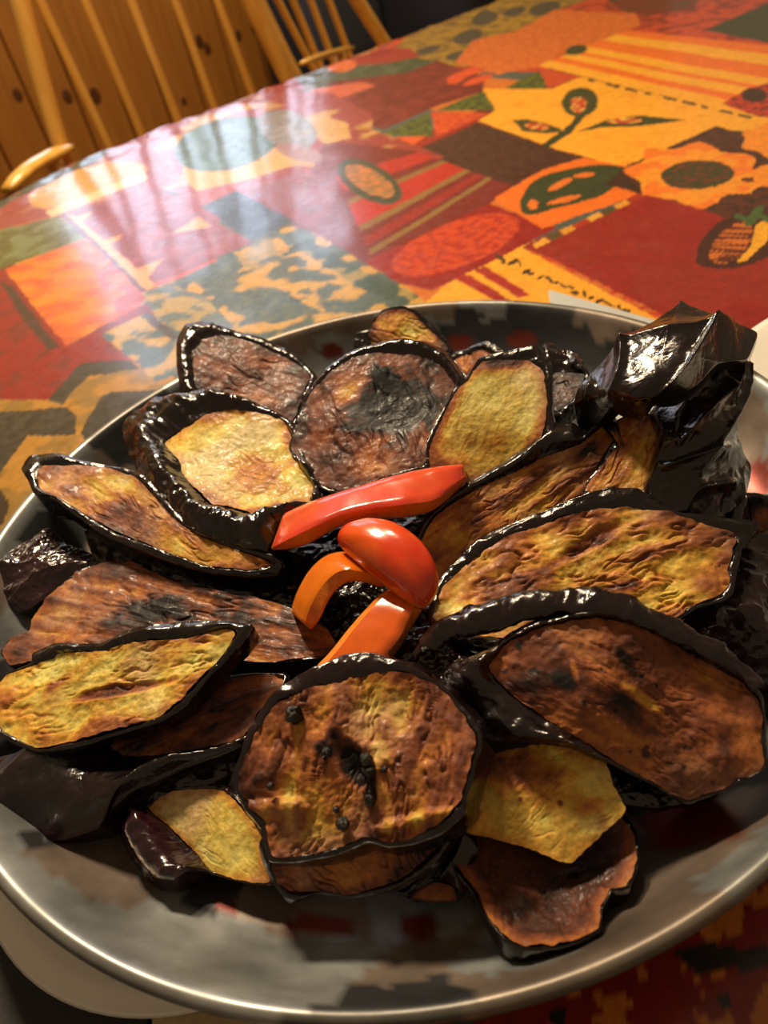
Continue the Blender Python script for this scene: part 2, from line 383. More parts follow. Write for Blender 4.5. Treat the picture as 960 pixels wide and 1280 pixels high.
# ------------------------------------------------------------------ table and oilcloth
edge_pts = [(1.30, 1.84), (0.70, 1.483), (0.371, 1.27), (0.168, 1.137), (-0.09, 0.968), (-0.22, 0.882), (-0.30, 0.815), (-0.352, 0.748), (-0.40, 0.64),
            (-0.44, 0.48), (-0.46, 0.28), (-0.455, 0.05), (-0.42, -0.16), (-0.35, -0.33), (-0.2, -0.44), (0.05, -0.46), (0.4, -0.36), (0.9, -0.10), (1.35, 0.25), (1.62, 0.7), (1.68, 1.2), (1.56, 1.65)]
EDGE = spline(edge_pts, 700)
def in_poly(P, poly):
    x, y = P[:, 0], P[:, 1]; ins = np.zeros(len(P), bool); n = len(poly); j = n - 1
    for i in range(n):
        xi, yi = poly[i]; xj, yj = poly[j]
        if yi != yj:
            c = ((yi > y) != (yj > y)) & (x < (xj - xi) * (y - yi) / (yj - yi) + xi); ins ^= c
        j = i
    return ins
# table top (solid) and legs under the cloth
base_t = (0.5, 0.6, FLOOR_Z)
table = thing('dining_table', 'wooden dining table under the patchwork oilcloth', 'table', base_t)
inner = EDGE[::5] + (np.mean(EDGE, 0) - EDGE[::5]) * 0.012
nI = len(inner)
tv = np.concatenate([np.c_[inner, np.full(nI, -0.0035)], np.c_[inner, np.full(nI, -0.032)]])
mesh_obj('table_top', tv, [tuple(range(nI))[::-1], tuple(range(nI, 2 * nI))] + [tuple(f) for f in grid_faces(2, nI)], M_TABLE, table, base_t, shade=False)
for lx, ly in ((-0.2, 0.0), (0.2, 0.9), (0.75, 0.15), (1.2, 1.2)):
    mesh_obj('leg', *tube([(lx, ly, -0.03), (lx, ly, -0.4), (lx, ly, FLOOR_Z)], [0.04, 0.034, 0.028], 14), M_TABLE, table, base_t)

# cloth grid: columns are dense where the printed pattern is large enough to read
NR, NC = 640, 600
yy = -0.47 + (1.86 + 0.47) * (np.linspace(0, 1, NR) ** 1.0)
seg_y = np.concatenate([np.linspace(-0.47, -0.22, 24, endpoint=False), np.linspace(-0.22, 0.02, 150, endpoint=False), np.linspace(0.02, 0.5, 250, endpoint=False), np.linspace(0.5, 1.32, 280, endpoint=False), np.linspace(1.32, 1.86, 30)])
yy = seg_y; NR = len(yy)
s = np.concatenate([np.linspace(-1, -0.02, 40, endpoint=False), np.linspace(0, 1, 560), np.linspace(1.008, 2, 120)]); NC = len(s)
X = np.zeros((NR, NC))
for i, y in enumerate(yy):
    t = min(max(y, -0.22), 1.3); xl = np.interp(t, [-0.22, 0.0, 0.75, 1.3], [-0.17, -0.24, -0.40, -0.12]); xr = np.interp(t, [-0.22, 0.1, 0.8, 1.3], [0.13, 0.27, 0.62, 0.78])
    X[i] = np.where(s < 0, xl + (s) * (xl + 0.50), np.where(s > 1, xr + (s - 1) * (1.72 - xr), xl + s * (xr - xl)))
G = np.stack([X.ravel(), np.repeat(yy, NC)], 1)
ins = in_poly(G, EDGE)
Fg = grid_faces(NR, NC, False)
Fg = Fg[ins[Fg].any(1)]
used = np.unique(Fg); remap = -np.ones(len(G), int); remap[used] = np.arange(len(used))
Gp = G[used]; insu = ins[used]; Fg = remap[Fg]
E2 = np.roll(EDGE, -1, 0) - EDGE; L2 = (E2 ** 2).sum(1)
def nearest_edge(Q):
    out = np.zeros_like(Q); dist = np.zeros(len(Q))
    for a in range(0, len(Q), 4000):
        q = Q[a:a + 4000]; t = np.clip(((q[:, None] - EDGE[None]) * E2[None]).sum(-1) / L2, 0, 1)
        p = EDGE[None] + t[..., None] * E2[None]; d = ((q[:, None] - p) ** 2).sum(-1); k = d.argmin(1)
        out[a:a + 4000] = p[np.arange(len(q)), k]; dist[a:a + 4000] = np.sqrt(d[np.arange(len(q)), k])
    return out, dist
Gp[~insu] = nearest_edge(Gp[~insu])[0]

# ---- printed pattern: flat colours laid on the cloth in table coordinates
def tw(pts): return onz(np.asarray(pts, float), 0.0)[:, :2]
wob = np.stack([fbm(np.c_[Gp * 60, np.zeros(len(Gp))], 3), fbm(np.c_[Gp * 60, np.full(len(Gp), 9.0)], 3)], 1) * 0.0011
GP = Gp + wob
n_hi = fbm(np.c_[Gp * 140, np.zeros(len(Gp))], 4)
n_mid = fbm(np.c_[Gp * 45, np.full(len(Gp), 3.0)], 4)
n_lo = fbm(np.c_[Gp * 14, np.full(len(Gp), 5.0)], 3)
# general patchwork beyond what is traced below
a28 = math.radians(29); U = GP @ np.array([math.cos(a28), math.sin(a28)]); V = GP @ np.array([-math.sin(a28), math.cos(a28)])
pal = lin([(150, 35, 25), (205, 110, 40), (70, 80, 50), (110, 30, 28), (232, 160, 50), (80, 90, 85), (60, 38, 28), (190, 70, 35)])
iu = np.floor(U / 0.115).astype(int); iv = np.floor(V / 0.115).astype(int)
C = pal[(iu * 3 + iv * 5 + (iu * iv) % 3) % 8]
def paint(poly, c, c2=None, noise=None, th=0.0, px=True, soft=0.12, sm=False):
    W = tw(spline(poly, 80) if sm else poly) if px else np.asarray(poly)
    lo = W.min(0); hi = W.max(0)
    cand = np.nonzero((GP[:, 0] >= lo[0]) & (GP[:, 0] <= hi[0]) & (GP[:, 1] >= lo[1]) & (GP[:, 1] <= hi[1]))[0]
    k = cand[in_poly(GP[cand], W)]
    if c2 is None: C[k] = lin(c)
    else:
        w = smooth(th - soft, th + soft, (noise if noise is not None else n_mid)[k])[:, None]
        C[k] = lin(c) * (1 - w) + lin(c2) * w
def ell(u, v, a, b, ang=0.0, n=40, wav=0.0, k=9):
    t = np.linspace(0, 2 * math.pi, n, endpoint=False); r = 1 + wav * np.cos(k * t)
    x = a * r * np.cos(t); y = b * r * np.sin(t); ca, sa = math.cos(math.radians(ang)), math.sin(math.radians(ang))
    return [(u + p * ca - q * sa, v + p * sa + q * ca) for p, q in zip(x, y)]
RED, MAROON, YEL, ORG = (146, 32, 24), (112, 28, 26), (243, 168, 44), (232, 112, 30)
DGRN, BROWN, OLIVE, TEAL = (52, 62, 34), (62, 36, 26), (150, 118, 42), (66, 94, 84)
c2x = lambda p: cr(480, 0, 2, p); c5 = lambda p: cr(560, 0, 2.4, p); c6 = lambda p: cr(180, 120, 2.667, p); c0 = lambda p: cr(0, 180, 2.824, p); c7 = lambda p: cr(0, 380, 4, p)
# far right: stripes, orange and red fields
paint([(470, -40), (1100, -60), (1100, 160), (700, 90), (470, 90)], (200, 70, 36), (140, 44, 28), n_mid, 0.1)
paint(c5([(430, -30), (760, -30), (740, 30), (600, 48), (540, 42)]), (118, 44, 28), (80, 60, 34), n_mid, 0.25)
paint(c5([(-160, 140), (-60, 60), (0, 40), (160, -10), (440, -10), (330, 30), (200, 95), (75, 120), (60, 200), (-60, 190)]), (168, 128, 40), (120, 92, 36), n_mid, 0.1)
for e in ((60, 110, 46, 20), (110, 55, 40, 20), (30, 165, 40, 12), (200, 35, 36, 14), (290, 25, 50, 20), (-60, 150, 40, 10)): paint(c5(ell(*e, -15)), (66, 62, 50))
paint(c5([(20, 190), (75, 120), (200, 95), (320, 30), (560, 40), (580, 75), (530, 95), (440, 140), (330, 165), (290, 195), (150, 225), (60, 195)]), (222, 116, 44), (196, 92, 36), n_hi, 0.0)
paint(c5([(770, 92), (960, 8), (1060, -20), (1060, 150), (960, 128)]), (62, 66, 36), (48, 54, 30), n_hi, 0.0)
T0, T1, B0, B1 = np.array((783., 38.)), np.array((1010., 62.)), np.array((672., 82.)), np.array((1010., 162.))
cuts = [0, .12, .27, .45, .57, .63, .75, .85, 1.0]
for q in range(8):
    a, b = cuts[q], cuts[q + 1]
    paint([T0 + a * (B0 - T0), T1 + a * (B1 - T1), T1 + b * (B1 - T1), T0 + b * (B0 - T0)], ORG if q % 2 == 0 else YEL)
paint(c5(ell(385, 150, 34, 14, -10)), DGRN)
paint(c5([(820, 310), (900, 265), (1060, 230), (1060, 360), (930, 350)]), (196, 60, 30), (120, 40, 26), n_hi, 0.1)
paint(c5(ell(920, 285, 40, 20)), BROWN)
# maroon field, triangles, green arcs
paint(c2x([(-140, 190), (0, 180), (130, 150), (250, 190), (250, 228), (130, 268), (0, 322), (-120, 300)]), MAROON, (128, 40, 34), n_mid, 0.1)
for a in ((200, 185, 46, 9), (235, 200, 40, 8), (180, 200, 22, 7)): paint(c2x(ell(*a, -18)), (214, 78, 34))
paint(c2x([(-250, 170), (-180, 160), (0, 160), (60, 140), (130, 152), (60, 180), (-60, 195), (-200, 215)]), (56, 72, 46), (80, 92, 70), n_mid, 0.1)
paint(c2x([(-100, 145), (-60, 120), (60, 120), (90, 140), (0, 160), (-90, 165)]), (160, 34, 28))
paint(c2x(ell(-105, 165, 36, 14, -6)), (222, 104, 36))
paint(c2x([(-190, 225), (-60, 205), (-20, 215), (-120, 250)]), (206, 96, 66))
paint(c2x([(300, 222), (400, 170), (412, 222)]), (92, 102, 34), DGRN, n_hi, 0.1)
paint(c2x([(130, 278), (262, 222), (285, 276)]), (92, 102, 34), DGRN, n_hi, 0.1)
paint(c2x([(-10, 338), (112, 282), (124, 342)]), (92, 102, 34), DGRN, n_hi, 0.1)
paint(c2x([(118, 280), (262, 284), (130, 342)]), (212, 82, 30), (180, 56, 28), n_hi, 0.1)
paint(c2x([(-30, 345), (105, 340), (60, 372), (-10, 372)]), (214, 88, 34))
paint(c2x([(386, 168), (492, 192), (410, 222)]), (196, 72, 36))
# tulip square
paint(c2x([(245, 222), (420, 222), (492, 192), (990, 305), (940, 335), (830, 322), (640, 402), (595, 418), (430, 372), (235, 302), (280, 276)]), YEL, (236, 154, 40), n_mid, 0.35)
for q in range(9):
    a = np.array((505., 198.)); b = np.array((930., 296.)); p0 = a + (b - a) * (q / 9 + 0.01); p1 = a + (b - a) * (q / 9 + (0.085 if q % 3 else 0.05))
    paint(c2x([p0 + (0, -3), p1 + (0, -3), p1 + (0, 4), p0 + (0, 4)]), (74, 58, 26))
paint(c2x([(355, 388), (372, 392), (470, 330), (502, 290), (484, 284), (455, 320)]), DGRN)
paint(c2x(ell(490, 255, 46, 36, -8)), (60, 66, 32)); paint(c2x(ell(486, 262, 20, 20, -70)), (196, 60, 32), (226, 190, 90), n_hi, 0.2)
paint(c2x([(322, 300), (360, 298), (430, 316), (452, 330), (400, 334), (345, 328)]), (60, 66, 32)); paint(c2x(ell(382, 316, 32, 9, 6)), (190, 70, 36), (226, 180, 80), n_hi, 0.1)
paint(c2x([(480, 330), (560, 298), (640, 288), (755, 300), (640, 314), (545, 318)]), (60, 66, 32)); paint(c2x(ell(600, 301, 46, 7, -2)), (190, 70, 36), (226, 180, 80), n_hi, 0.1)
# dark brown square
paint(c2x([(72, 378), (236, 304), (497, 396), (320, 468)]), (66, 36, 27), (78, 44, 32), n_hi, 0.1)
# rosy field at the far left
paint(c6([(-60, -20), (160, 40), (340, -30), (620, -10), (760, 60), (760, 110), (1000, 200), (700, 470), (560, 450), (495, 416), (310, 314), (190, 366), (90, 300), (-60, 260)]), (150, 56, 50), (196, 150, 84), n_lo, 0.28)
# striped red square
a0, a1, b0, b1 = np.array((-230., 470.)), np.array((75., 378.)), np.array((-60., 690.)), np.array((262., 512.))
paint(c2x([(-150, 350), (75, 378), (322, 467), (262, 512), (-70, 690), (-230, 560)]), (118, 36, 32))
for (f0, f1, c) in ((0.0, .16, (176, 44, 36)), (.24, .29, (140, 104, 58)), (.29, .50, (182, 42, 34)), (.50, .56, (140, 104, 58)), (.74, .79, (140, 104, 58)), (.62, .70, (150, 40, 36))):
    L0, L1 = np.array((-120., 440.)), np.array((-10., 690.)); R0, R1 = np.array((90., 380.)), np.array((318., 466.))
    paint(c2x([L0 + f0 * (L1 - L0), R0 + f0 * (R1 - R0), R0 + f1 * (R1 - R0), L0 + f1 * (L1 - L0)]), c)
# lens-shaped leaf with dark outline on the stripes
paint(cr(180, 120, 2.667, ell(752, 285, 118, 58, 28)), (62, 70, 50)); paint(cr(180, 120, 2.667, ell(752, 284, 92, 38, 28)), (150, 110, 66), (200, 120, 70), n_hi, 0.1)
# maroon square with speckled lens
paint(c2x([(262, 508), (432, 572), (300, 642), (120, 726), (-60, 690), (-40, 650)]), (146, 28, 26))
paint(c2x(ell(180, 612, 168, 58, -20)), (206, 70, 32), (170, 44, 28), n_hi, 0.05)
# orange leaf square
paint(c2x([(275, 496), (400, 424), (500, 394), (612, 418), (560, 462), (642, 484), (395, 574)]), ORG)
paint(c2x([(342, 500), (380, 450), (470, 420), (560, 412), (610, 425), (590, 455), (540, 490), (450, 515), (380, 535), (345, 530)]), DGRN, sm=True)
for e in ((440, 462, 34, 8, -28), (500, 438, 28, 6, -6), (450, 500, 44, 7, -14), (372, 512, 14, 12, 0)): paint(c2x(ell(*e)), (226, 116, 40))
# sunflower
paint(c2x([(600, 440), (640, 400), (830, 316), (900, 336), (1100, 390), (1100, 560), (860, 545), (655, 490)]), (84, 46, 26), (64, 36, 24), n_hi, 0.1)
paint(c2x([(548, 462), (610, 416), (632, 440), (600, 470)]), BROWN)
paint(c2x(ell(785, 440, 168, 76, 4, 72, 0.10, 8)), (240, 150, 40), (232, 120, 34), n_mid, 0.1)
paint(c2x(ell(783, 437, 92, 36, -3)), (66, 60, 30), (104, 52, 26), n_hi, 0.2)
paint(c2x(ell(985, 350, 90, 42, 0, 48, 0.1, 7)), (238, 142, 38)); paint(c2x(ell(918, 450, 26, 6)), (96, 50, 26)); paint(c2x(ell(980, 440, 60, 30, 0)), (236, 140, 38))
# big red square, chequered edge, bud
paint(c2x([(345, 618), (655, 486), (720, 500), (862, 545), (1120, 590), (1120, 880), (700, 830)]), RED, (146, 40, 28), n_lo, 0.1)
for q in range(8):
    a = np.array((372., 612.)); b = np.array((640., 480.)); p0 = a + (b - a) * q / 8; p1 = a + (b - a) * (q + .9) / 8
    paint(c2x([p0, p1, p1 + (12, 10), p0 + (12, 10)]), ((224, 160, 60), (84, 74, 40), (224, 150, 50), (170, 50, 30))[q % 4])
paint(c2x([(836, 498), (860, 486), (1060, 480), (1060, 570), (900, 545), (850, 545)]), (92, 44, 26), BROWN, n_hi, 0.1)
paint(c2x([(786, 660), (790, 610), (830, 560), (900, 535), (980, 530), (1010, 590), (960, 640), (880, 668)]), (70, 34, 24), sm=True)
paint(c2x(ell(868, 606, 66, 36, -42)), (206, 110, 40), (96, 40, 26), fbm(np.c_[Gp @ np.array([[.8, .6], [-.6, .8]]) * (30, 260), np.zeros(len(Gp))], 2), 0.0)
paint(c2x([(930, 560), (965, 540), (960, 600), (905, 650), (880, 652), (920, 610)]), (238, 168, 44))
for e in ((925, 540, 34, 12, -50), (900, 548, 26, 8, 20), (960, 550, 30, 8, 30)): paint(c2x(ell(*e)), (70, 92, 46))
# yellow strip with brushed lettering and red bars
paint(c2x([(160, 708), (382, 600), (345, 622), (720, 812), (640, 860), (250, 800), (100, 760)]), YEL, (236, 156, 44), n_mid, 0.4)
paint(c2x([(345, 622), (400, 640), (760, 815), (715, 812)]), (206, 110, 40), (190, 60, 30), n_hi, 0.0)
for (p, q) in (((175, 695), (290, 760)), ((225, 678), (340, 745))): paint(c2x([p, (p[0] + 28, p[1] - 12), (q[0] + 28, q[1] - 8), q]), (164, 40, 30))
lr = np.random.RandomState(4)
for q in range(20):
    p = np.array((285., 645.)) + np.array((355., 150.)) * (q / 20) + lr.uniform(-5, 5, 2); w = lr.uniform(7, 16); h = lr.uniform(4, 9)
    paint(c2x(ell(p[0], p[1], w, h * 0.6, lr.uniform(-40, 70))), (58, 46, 24))
# left: teal and yellow, blue-grey, ovals, one a painted glare
paint(c6([(-10, 660), (140, 600), (300, 520), (480, 430), (560, 450), (920, 668), (1000, 760), (980, 900), (0, 900)]), (74, 92, 84), (196, 150, 62), n_mid, 0.02)
paint(c6([(140, 600), (300, 520), (340, 560), (230, 660), (440, 640), (590, 720), (430, 760), (300, 720)]), (66, 88, 90), (92, 104, 84), n_hi, 0.1)
paint(c6([(460, 480), (540, 470), (700, 570), (920, 668), (860, 700), (720, 640), (560, 540)]), (58, 80, 70), (150, 130, 70), n_mid, 0.25)
paint(c6([(440, 460), (510, 446), (556, 470), (480, 500)]), (86, 112, 122))
paint(c6([(-10, 660), (60, 630), (190, 660), (300, 760), (250, 880), (60, 880)]), (176, 150, 92), (92, 108, 108), n_mid, -0.05)
paint(c6([(310, 540), (420, 470), (450, 520), (340, 575)]), (176, 146, 84), (140, 124, 84), n_hi, 0.0)
paint(c6([(130, 150), (520, 180), (500, 230), (370, 270), (160, 320), (130, 290)]), (206, 160, 76))
paint(c6([(330, 320), (520, 250), (640, 290), (620, 400), (560, 440), (495, 412)]), (138, 62, 72), (120, 70, 90), n_mid, 0.1)
paint(c6([(560, 60), (680, 90), (690, 140), (600, 160), (560, 120)]), (206, 160, 96))
paint(c6([(160, 330), (370, 270), (340, 300), (200, 360)]), (166, 60, 44))
paint(c6(ell(275, 160, 178, 86, -12)), (58, 92, 72), (76, 110, 92), n_mid, 0.15)
paint(c6(ell(480, 112, 100, 62, 18)), (120, 120, 118), (140, 132, 128), n_mid, 0.1)  # pale grey ellipse: window glare painted into the cloth colour
paint(c6(ell(520, 190, 80, 26, 14)), (150, 110, 108)); paint(c6(ell(470, 330, 80, 50, 10)), (142, 80, 96), (130, 90, 100), n_hi, 0.1)
paint(c6([(190, 368), (310, 314), (495, 414), (362, 480)]), (52, 74, 92), (46, 64, 78), n_hi, 0.1)
# flag-like square, cream rule, flame square, olive and red at the left
paint(c0([(-60, 250), (380, 0), (600, 60), (720, 200), (560, 150), (230, 240), (0, 300)]), (150, 60, 52), (190, 130, 100), n_lo, 0.1)
paint(c0([(230, 240), (560, 150), (890, 345), (660, 450), (545, 495)]), (134, 52, 58), (150, 66, 72), n_mid, 0.1)
for tri in ([(610, 315), (700, 255), (745, 290)], [(330, 345), (440, 320), (380, 362)], [(470, 450), (580, 405), (520, 470)], [(240, 262), (330, 235), (280, 285)]): paint(c0(tri), (228, 150, 84))
paint(c0([(228, 242), (262, 250), (552, 498), (520, 520)]), (214, 158, 104))
paint(c0([(200, 235), (230, 240), (520, 520), (490, 530)]), (96, 46, 52))
paint(c0([(15, 440), (300, 330), (520, 545), (235, 715)]), (206, 92, 40), (238, 130, 34), fbm(np.c_[Gp @ np.array([[.87, .5], [-.5, .87]]) * (22, 50), np.zeros(len(Gp))], 3), 0.0, soft=0.3)
paint(c0([(215, 300), (310, 335), (520, 545), (420, 600), (330, 450)]), (172, 56, 46), (214, 100, 50), n_mid, 0.1)
paint(c0([(-120, 330), (210, 250), (300, 335), (0, 440), (-120, 470)]), (94, 92, 40), (112, 120, 80), n_mid, 0.0)
paint(c0([(105, 185), (250, 100), (420, 60), (500, 70), (510, 100), (380, 150), (170, 225)]), (222, 150, 42), sm=True)
paint(c0([(160, 235), (380, 150), (510, 100), (520, 125), (360, 185), (180, 255)]), (230, 190, 130))
paint(c0([(-100, 220), (0, 195), (170, 90), (400, 20), (330, 70), (120, 160), (0, 230), (-100, 260)]), (56, 66, 44), (70, 84, 72), n_mid, 0.1)
paint(c0([(-200, 480), (10, 440), (235, 715), (520, 560), (600, 700), (430, 760), (250, 860), (160, 920), (-200, 900)]), (142, 26, 24), (120, 34, 28), n_mid, 0.2)
paint(c0([(0, 480), (40, 500), (210, 720), (170, 730), (60, 590)]), (70, 44, 34))
# olive bands by the dish
paint(c7([(-200, 470), (0, 480), (240, 480), (400, 300), (640, 280), (900, 380), (960, 480), (800, 1000), (300, 1200), (-200, 1200)]), (182, 130, 46), (146, 110, 44), n_mid, 0.0)
paint(c7([(240, 480), (300, 410), (400, 300), (540, 280), (640, 278), (700, 322), (560, 345), (450, 360), (380, 420), (310, 505)]), (66, 60, 46), (54, 50, 40), n_hi, 0.0)
paint(c7([(395, 640), (440, 570), (510, 460), (560, 440), (820, 430), (700, 700), (440, 720)]), (60, 54, 42), (46, 42, 34), n_hi, 0.0)
paint(c7([(-160, 560), (0, 540), (330, 515), (385, 560), (372, 655), (140, 660), (60, 760), (0, 850), (-160, 900)]), (52, 46, 34), (66, 60, 46), n_hi, 0.0)
paint(c7([(-160, 920), (0, 920), (40, 1000), (20, 1100), (-160, 1200)]), (56, 40, 26))
paint(c7([(505, 152), (720, 48), (960, 160), (960, 330), (780, 390), (690, 300), (610, 240)]), (80, 100, 104), (186, 148, 74), n_mid, -0.02)
paint(c7([(700, 60), (740, 40), (900, 160), (860, 180)]), (74, 66, 66))
# near right corner: dark red with ochre splashes
paint([(560, 1300), (700, 1200), (900, 1100), (1000, 1040), (1100, 1100), (1100, 1420), (600, 1420)], (136, 24, 20), (206, 120, 40), fbm(np.c_[Gp * 95, np.full(len(Gp), 1.0)], 3, 0.6), 0.22, soft=0.06)
for pl_ in ([(840, 1190), (870, 1178), (960, 1185), (975, 1210), (900, 1212), (875, 1222), (860, 1205)], [(895, 1245), (912, 1240), (915, 1262), (902, 1262)], [(690, 1265), (712, 1255), (708, 1290), (690, 1290)]): paint(pl_, (34, 26, 22))
C = C * (0.86 + 0.10 * n_hi + 0.06 * n_mid)[:, None]
# gentle undulation, stronger along the hanging edge
gx = np.linspace(-0.6, 1.75, 180); gy = np.linspace(-0.5, 1.9, 180); GX, GY = np.meshgrid(gx, gy, indexing='ij')
gd = nearest_edge(np.stack([GX.ravel(), GY.ravel()], 1))[1].reshape(180, 180)
fx = (Gp[:, 0] - gx[0]) / (gx[1] - gx[0]); fy = (Gp[:, 1] - gy[0]) / (gy[1] - gy[0]); ix = fx.astype(int); iy = fy.astype(int); fx -= ix; fy -= iy
dedge = gd[ix, iy] * (1 - fx) * (1 - fy) + gd[ix + 1, iy] * fx * (1 - fy) + gd[ix, iy + 1] * (1 - fx) * fy + gd[ix + 1, iy + 1] * fx * fy
zc = 0.0008 * fbm(np.c_[Gp * 9, np.zeros(len(Gp))], 2) + smooth(0.10, 0.0, dedge) * (0.004 * fbm(np.c_[Gp * 16, np.zeros(len(Gp))], 3)) - 0.006 * smooth(0.03, 0.0, dedge) ** 2
near = smooth(0.30, 0.18, np.hypot(Gp[:, 0], Gp[:, 1])); zc = zc * (1 - near)
vz = np.c_[Gp, zc]
# hanging skirt
NE = len(EDGE); tan = np.roll(EDGE, -1, 0) - np.roll(EDGE, 1, 0); out_n = np.stack([tan[:, 1], -tan[:, 0]], 1); out_n /= np.linalg.norm(out_n, axis=1)[:, None]
ctr = EDGE.mean(0); out_n *= np.sign(((EDGE - ctr) * out_n).sum(1))[:, None]
arc = np.arange(NE) / NE; fold = np.sin(arc * 2 * math.pi * 46) + 0.6 * np.sin(arc * 2 * math.pi * 29 + 1)
sk = []
for k, zd in enumerate((-0.005, -0.012, -0.04, -0.09, -0.15, -0.21)):
    sk.append(np.c_[EDGE + out_n * (0.002 + 0.004 * min(k, 1) + (0.012 * fold * (k / 5))[:, None]), np.full(NE, zd)])
SV = np.concatenate(sk); base_n = len(vz)
SC = np.tile(C[[np.argmin(((Gp - e) ** 2).sum(1)) for e in EDGE[::5]]].repeat(5, 0)[:NE], (6, 1))
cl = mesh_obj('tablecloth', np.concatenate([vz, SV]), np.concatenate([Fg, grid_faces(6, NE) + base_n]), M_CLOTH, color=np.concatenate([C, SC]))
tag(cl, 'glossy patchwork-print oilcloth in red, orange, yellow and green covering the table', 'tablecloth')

# ------------------------------------------------------------------ dish
RIM_R, RIM_Z = 0.16, 0.038
prof = [(0.001, 0.0085), (0.03, 0.0085), (0.06, 0.0086), (0.085, 0.0092), (0.105, 0.0098), (0.124, 0.0112), (0.137, 0.0150), (0.1465, 0.0225), (0.1535, 0.0318), (0.1570, 0.0368),
        (0.1587, 0.0382), (0.1602, 0.0383), (0.1612, 0.0374), (0.1610, 0.0358), (0.1585, 0.0318), (0.152, 0.0220), (0.142, 0.0125), (0.125, 0.0075), (0.105, 0.0058), (0.090, 0.0046), (0.088, 0.0008), (0.083, 0.0008), (0.081, 0.0040), (0.04, 0.0042), (0.001, 0.0042)]
pp = spline(np.array(prof), 130, False); NT = 360; th = np.linspace(0, 2 * math.pi, NT, endpoint=False)
DV = np.concatenate([np.stack([r * np.cos(th), r * np.sin(th), np.full(NT, z)], 1) for r, z in pp])
rr = np.hypot(DV[:, 0], DV[:, 1]); an = np.arctan2(DV[:, 1], DV[:, 0])
top = np.repeat(np.arange(130) < 58, NT)
jit = fbm(DV * 60, 3)
seg = np.floor((an + 0.12 * fbm(DV * 25, 3)) / (2 * math.pi) * 31).astype(int); band = np.floor((rr + 0.006 * jit) / 0.017).astype(int)
hsh = np.sin(seg * 12.9898 + band * 78.233) * 43758.5453; hsh = hsh - np.floor(hsh)
g_l, g_b, g_d = lin((146, 150, 150)), lin((132, 118, 106)), lin((60, 62, 64))
cc = np.where((hsh < 0.30)[:, None], g_d, np.where((hsh < 0.55)[:, None], g_b, g_l)) * (1 + 0.25 * fbm(DV * 45, 4))[:, None]
brush = fbm(np.c_[an * 9, rr * 260, np.zeros(len(an))], 3); cc = cc * (1 + 0.22 * brush)[:, None]
cam_v = (DV - CAM) @ ROT; du_ = 480 + F_PX * cam_v[:, 0] / -cam_v[:, 2]; dv_ = 640 - F_PX * cam_v[:, 1] / -cam_v[:, 2]   # where red flecks sit on the dish
soft = fbm(DV * 30, 3); cc = cc * (0.65 + 0.35 * smooth(-0.5, 0.4, soft))[:, None]
ringred = np.zeros(len(rr))
for u_, v_, a_, b_ in ((285, 1132, 16, 9), (405, 1158, 38, 13), (520, 1158, 24, 14), (945, 600, 22, 26), (575, 428, 16, 9), (412, 440, 14, 8), (655, 425, 18, 8), (850, 1030, 60, 30)):
    ringred = np.maximum(ringred, smooth(1.25, 0.85, np.hypot((du_ - u_) / a_, (dv_ - v_) / b_) + 0.5 * jit))
ringred = ringred * top
cc = cc * (1 - ringred[:, None]) + lin((110, 40, 28)) * ringred[:, None]
rimw = 0.5 * smooth(0.0018, 0.0006, np.abs(rr - 0.1592)); cc = cc * (1 - rimw[:, None]) + lin((120, 114, 100)) * rimw[:, None]
dish = mesh_obj('serving_dish', DV, grid_faces(130, NT), M_DISH, color=np.clip(cc, 0, 1))
tag(dish, 'round shallow metallic bronze-grey glazed dish heaped with fried aubergine slices', 'dish')

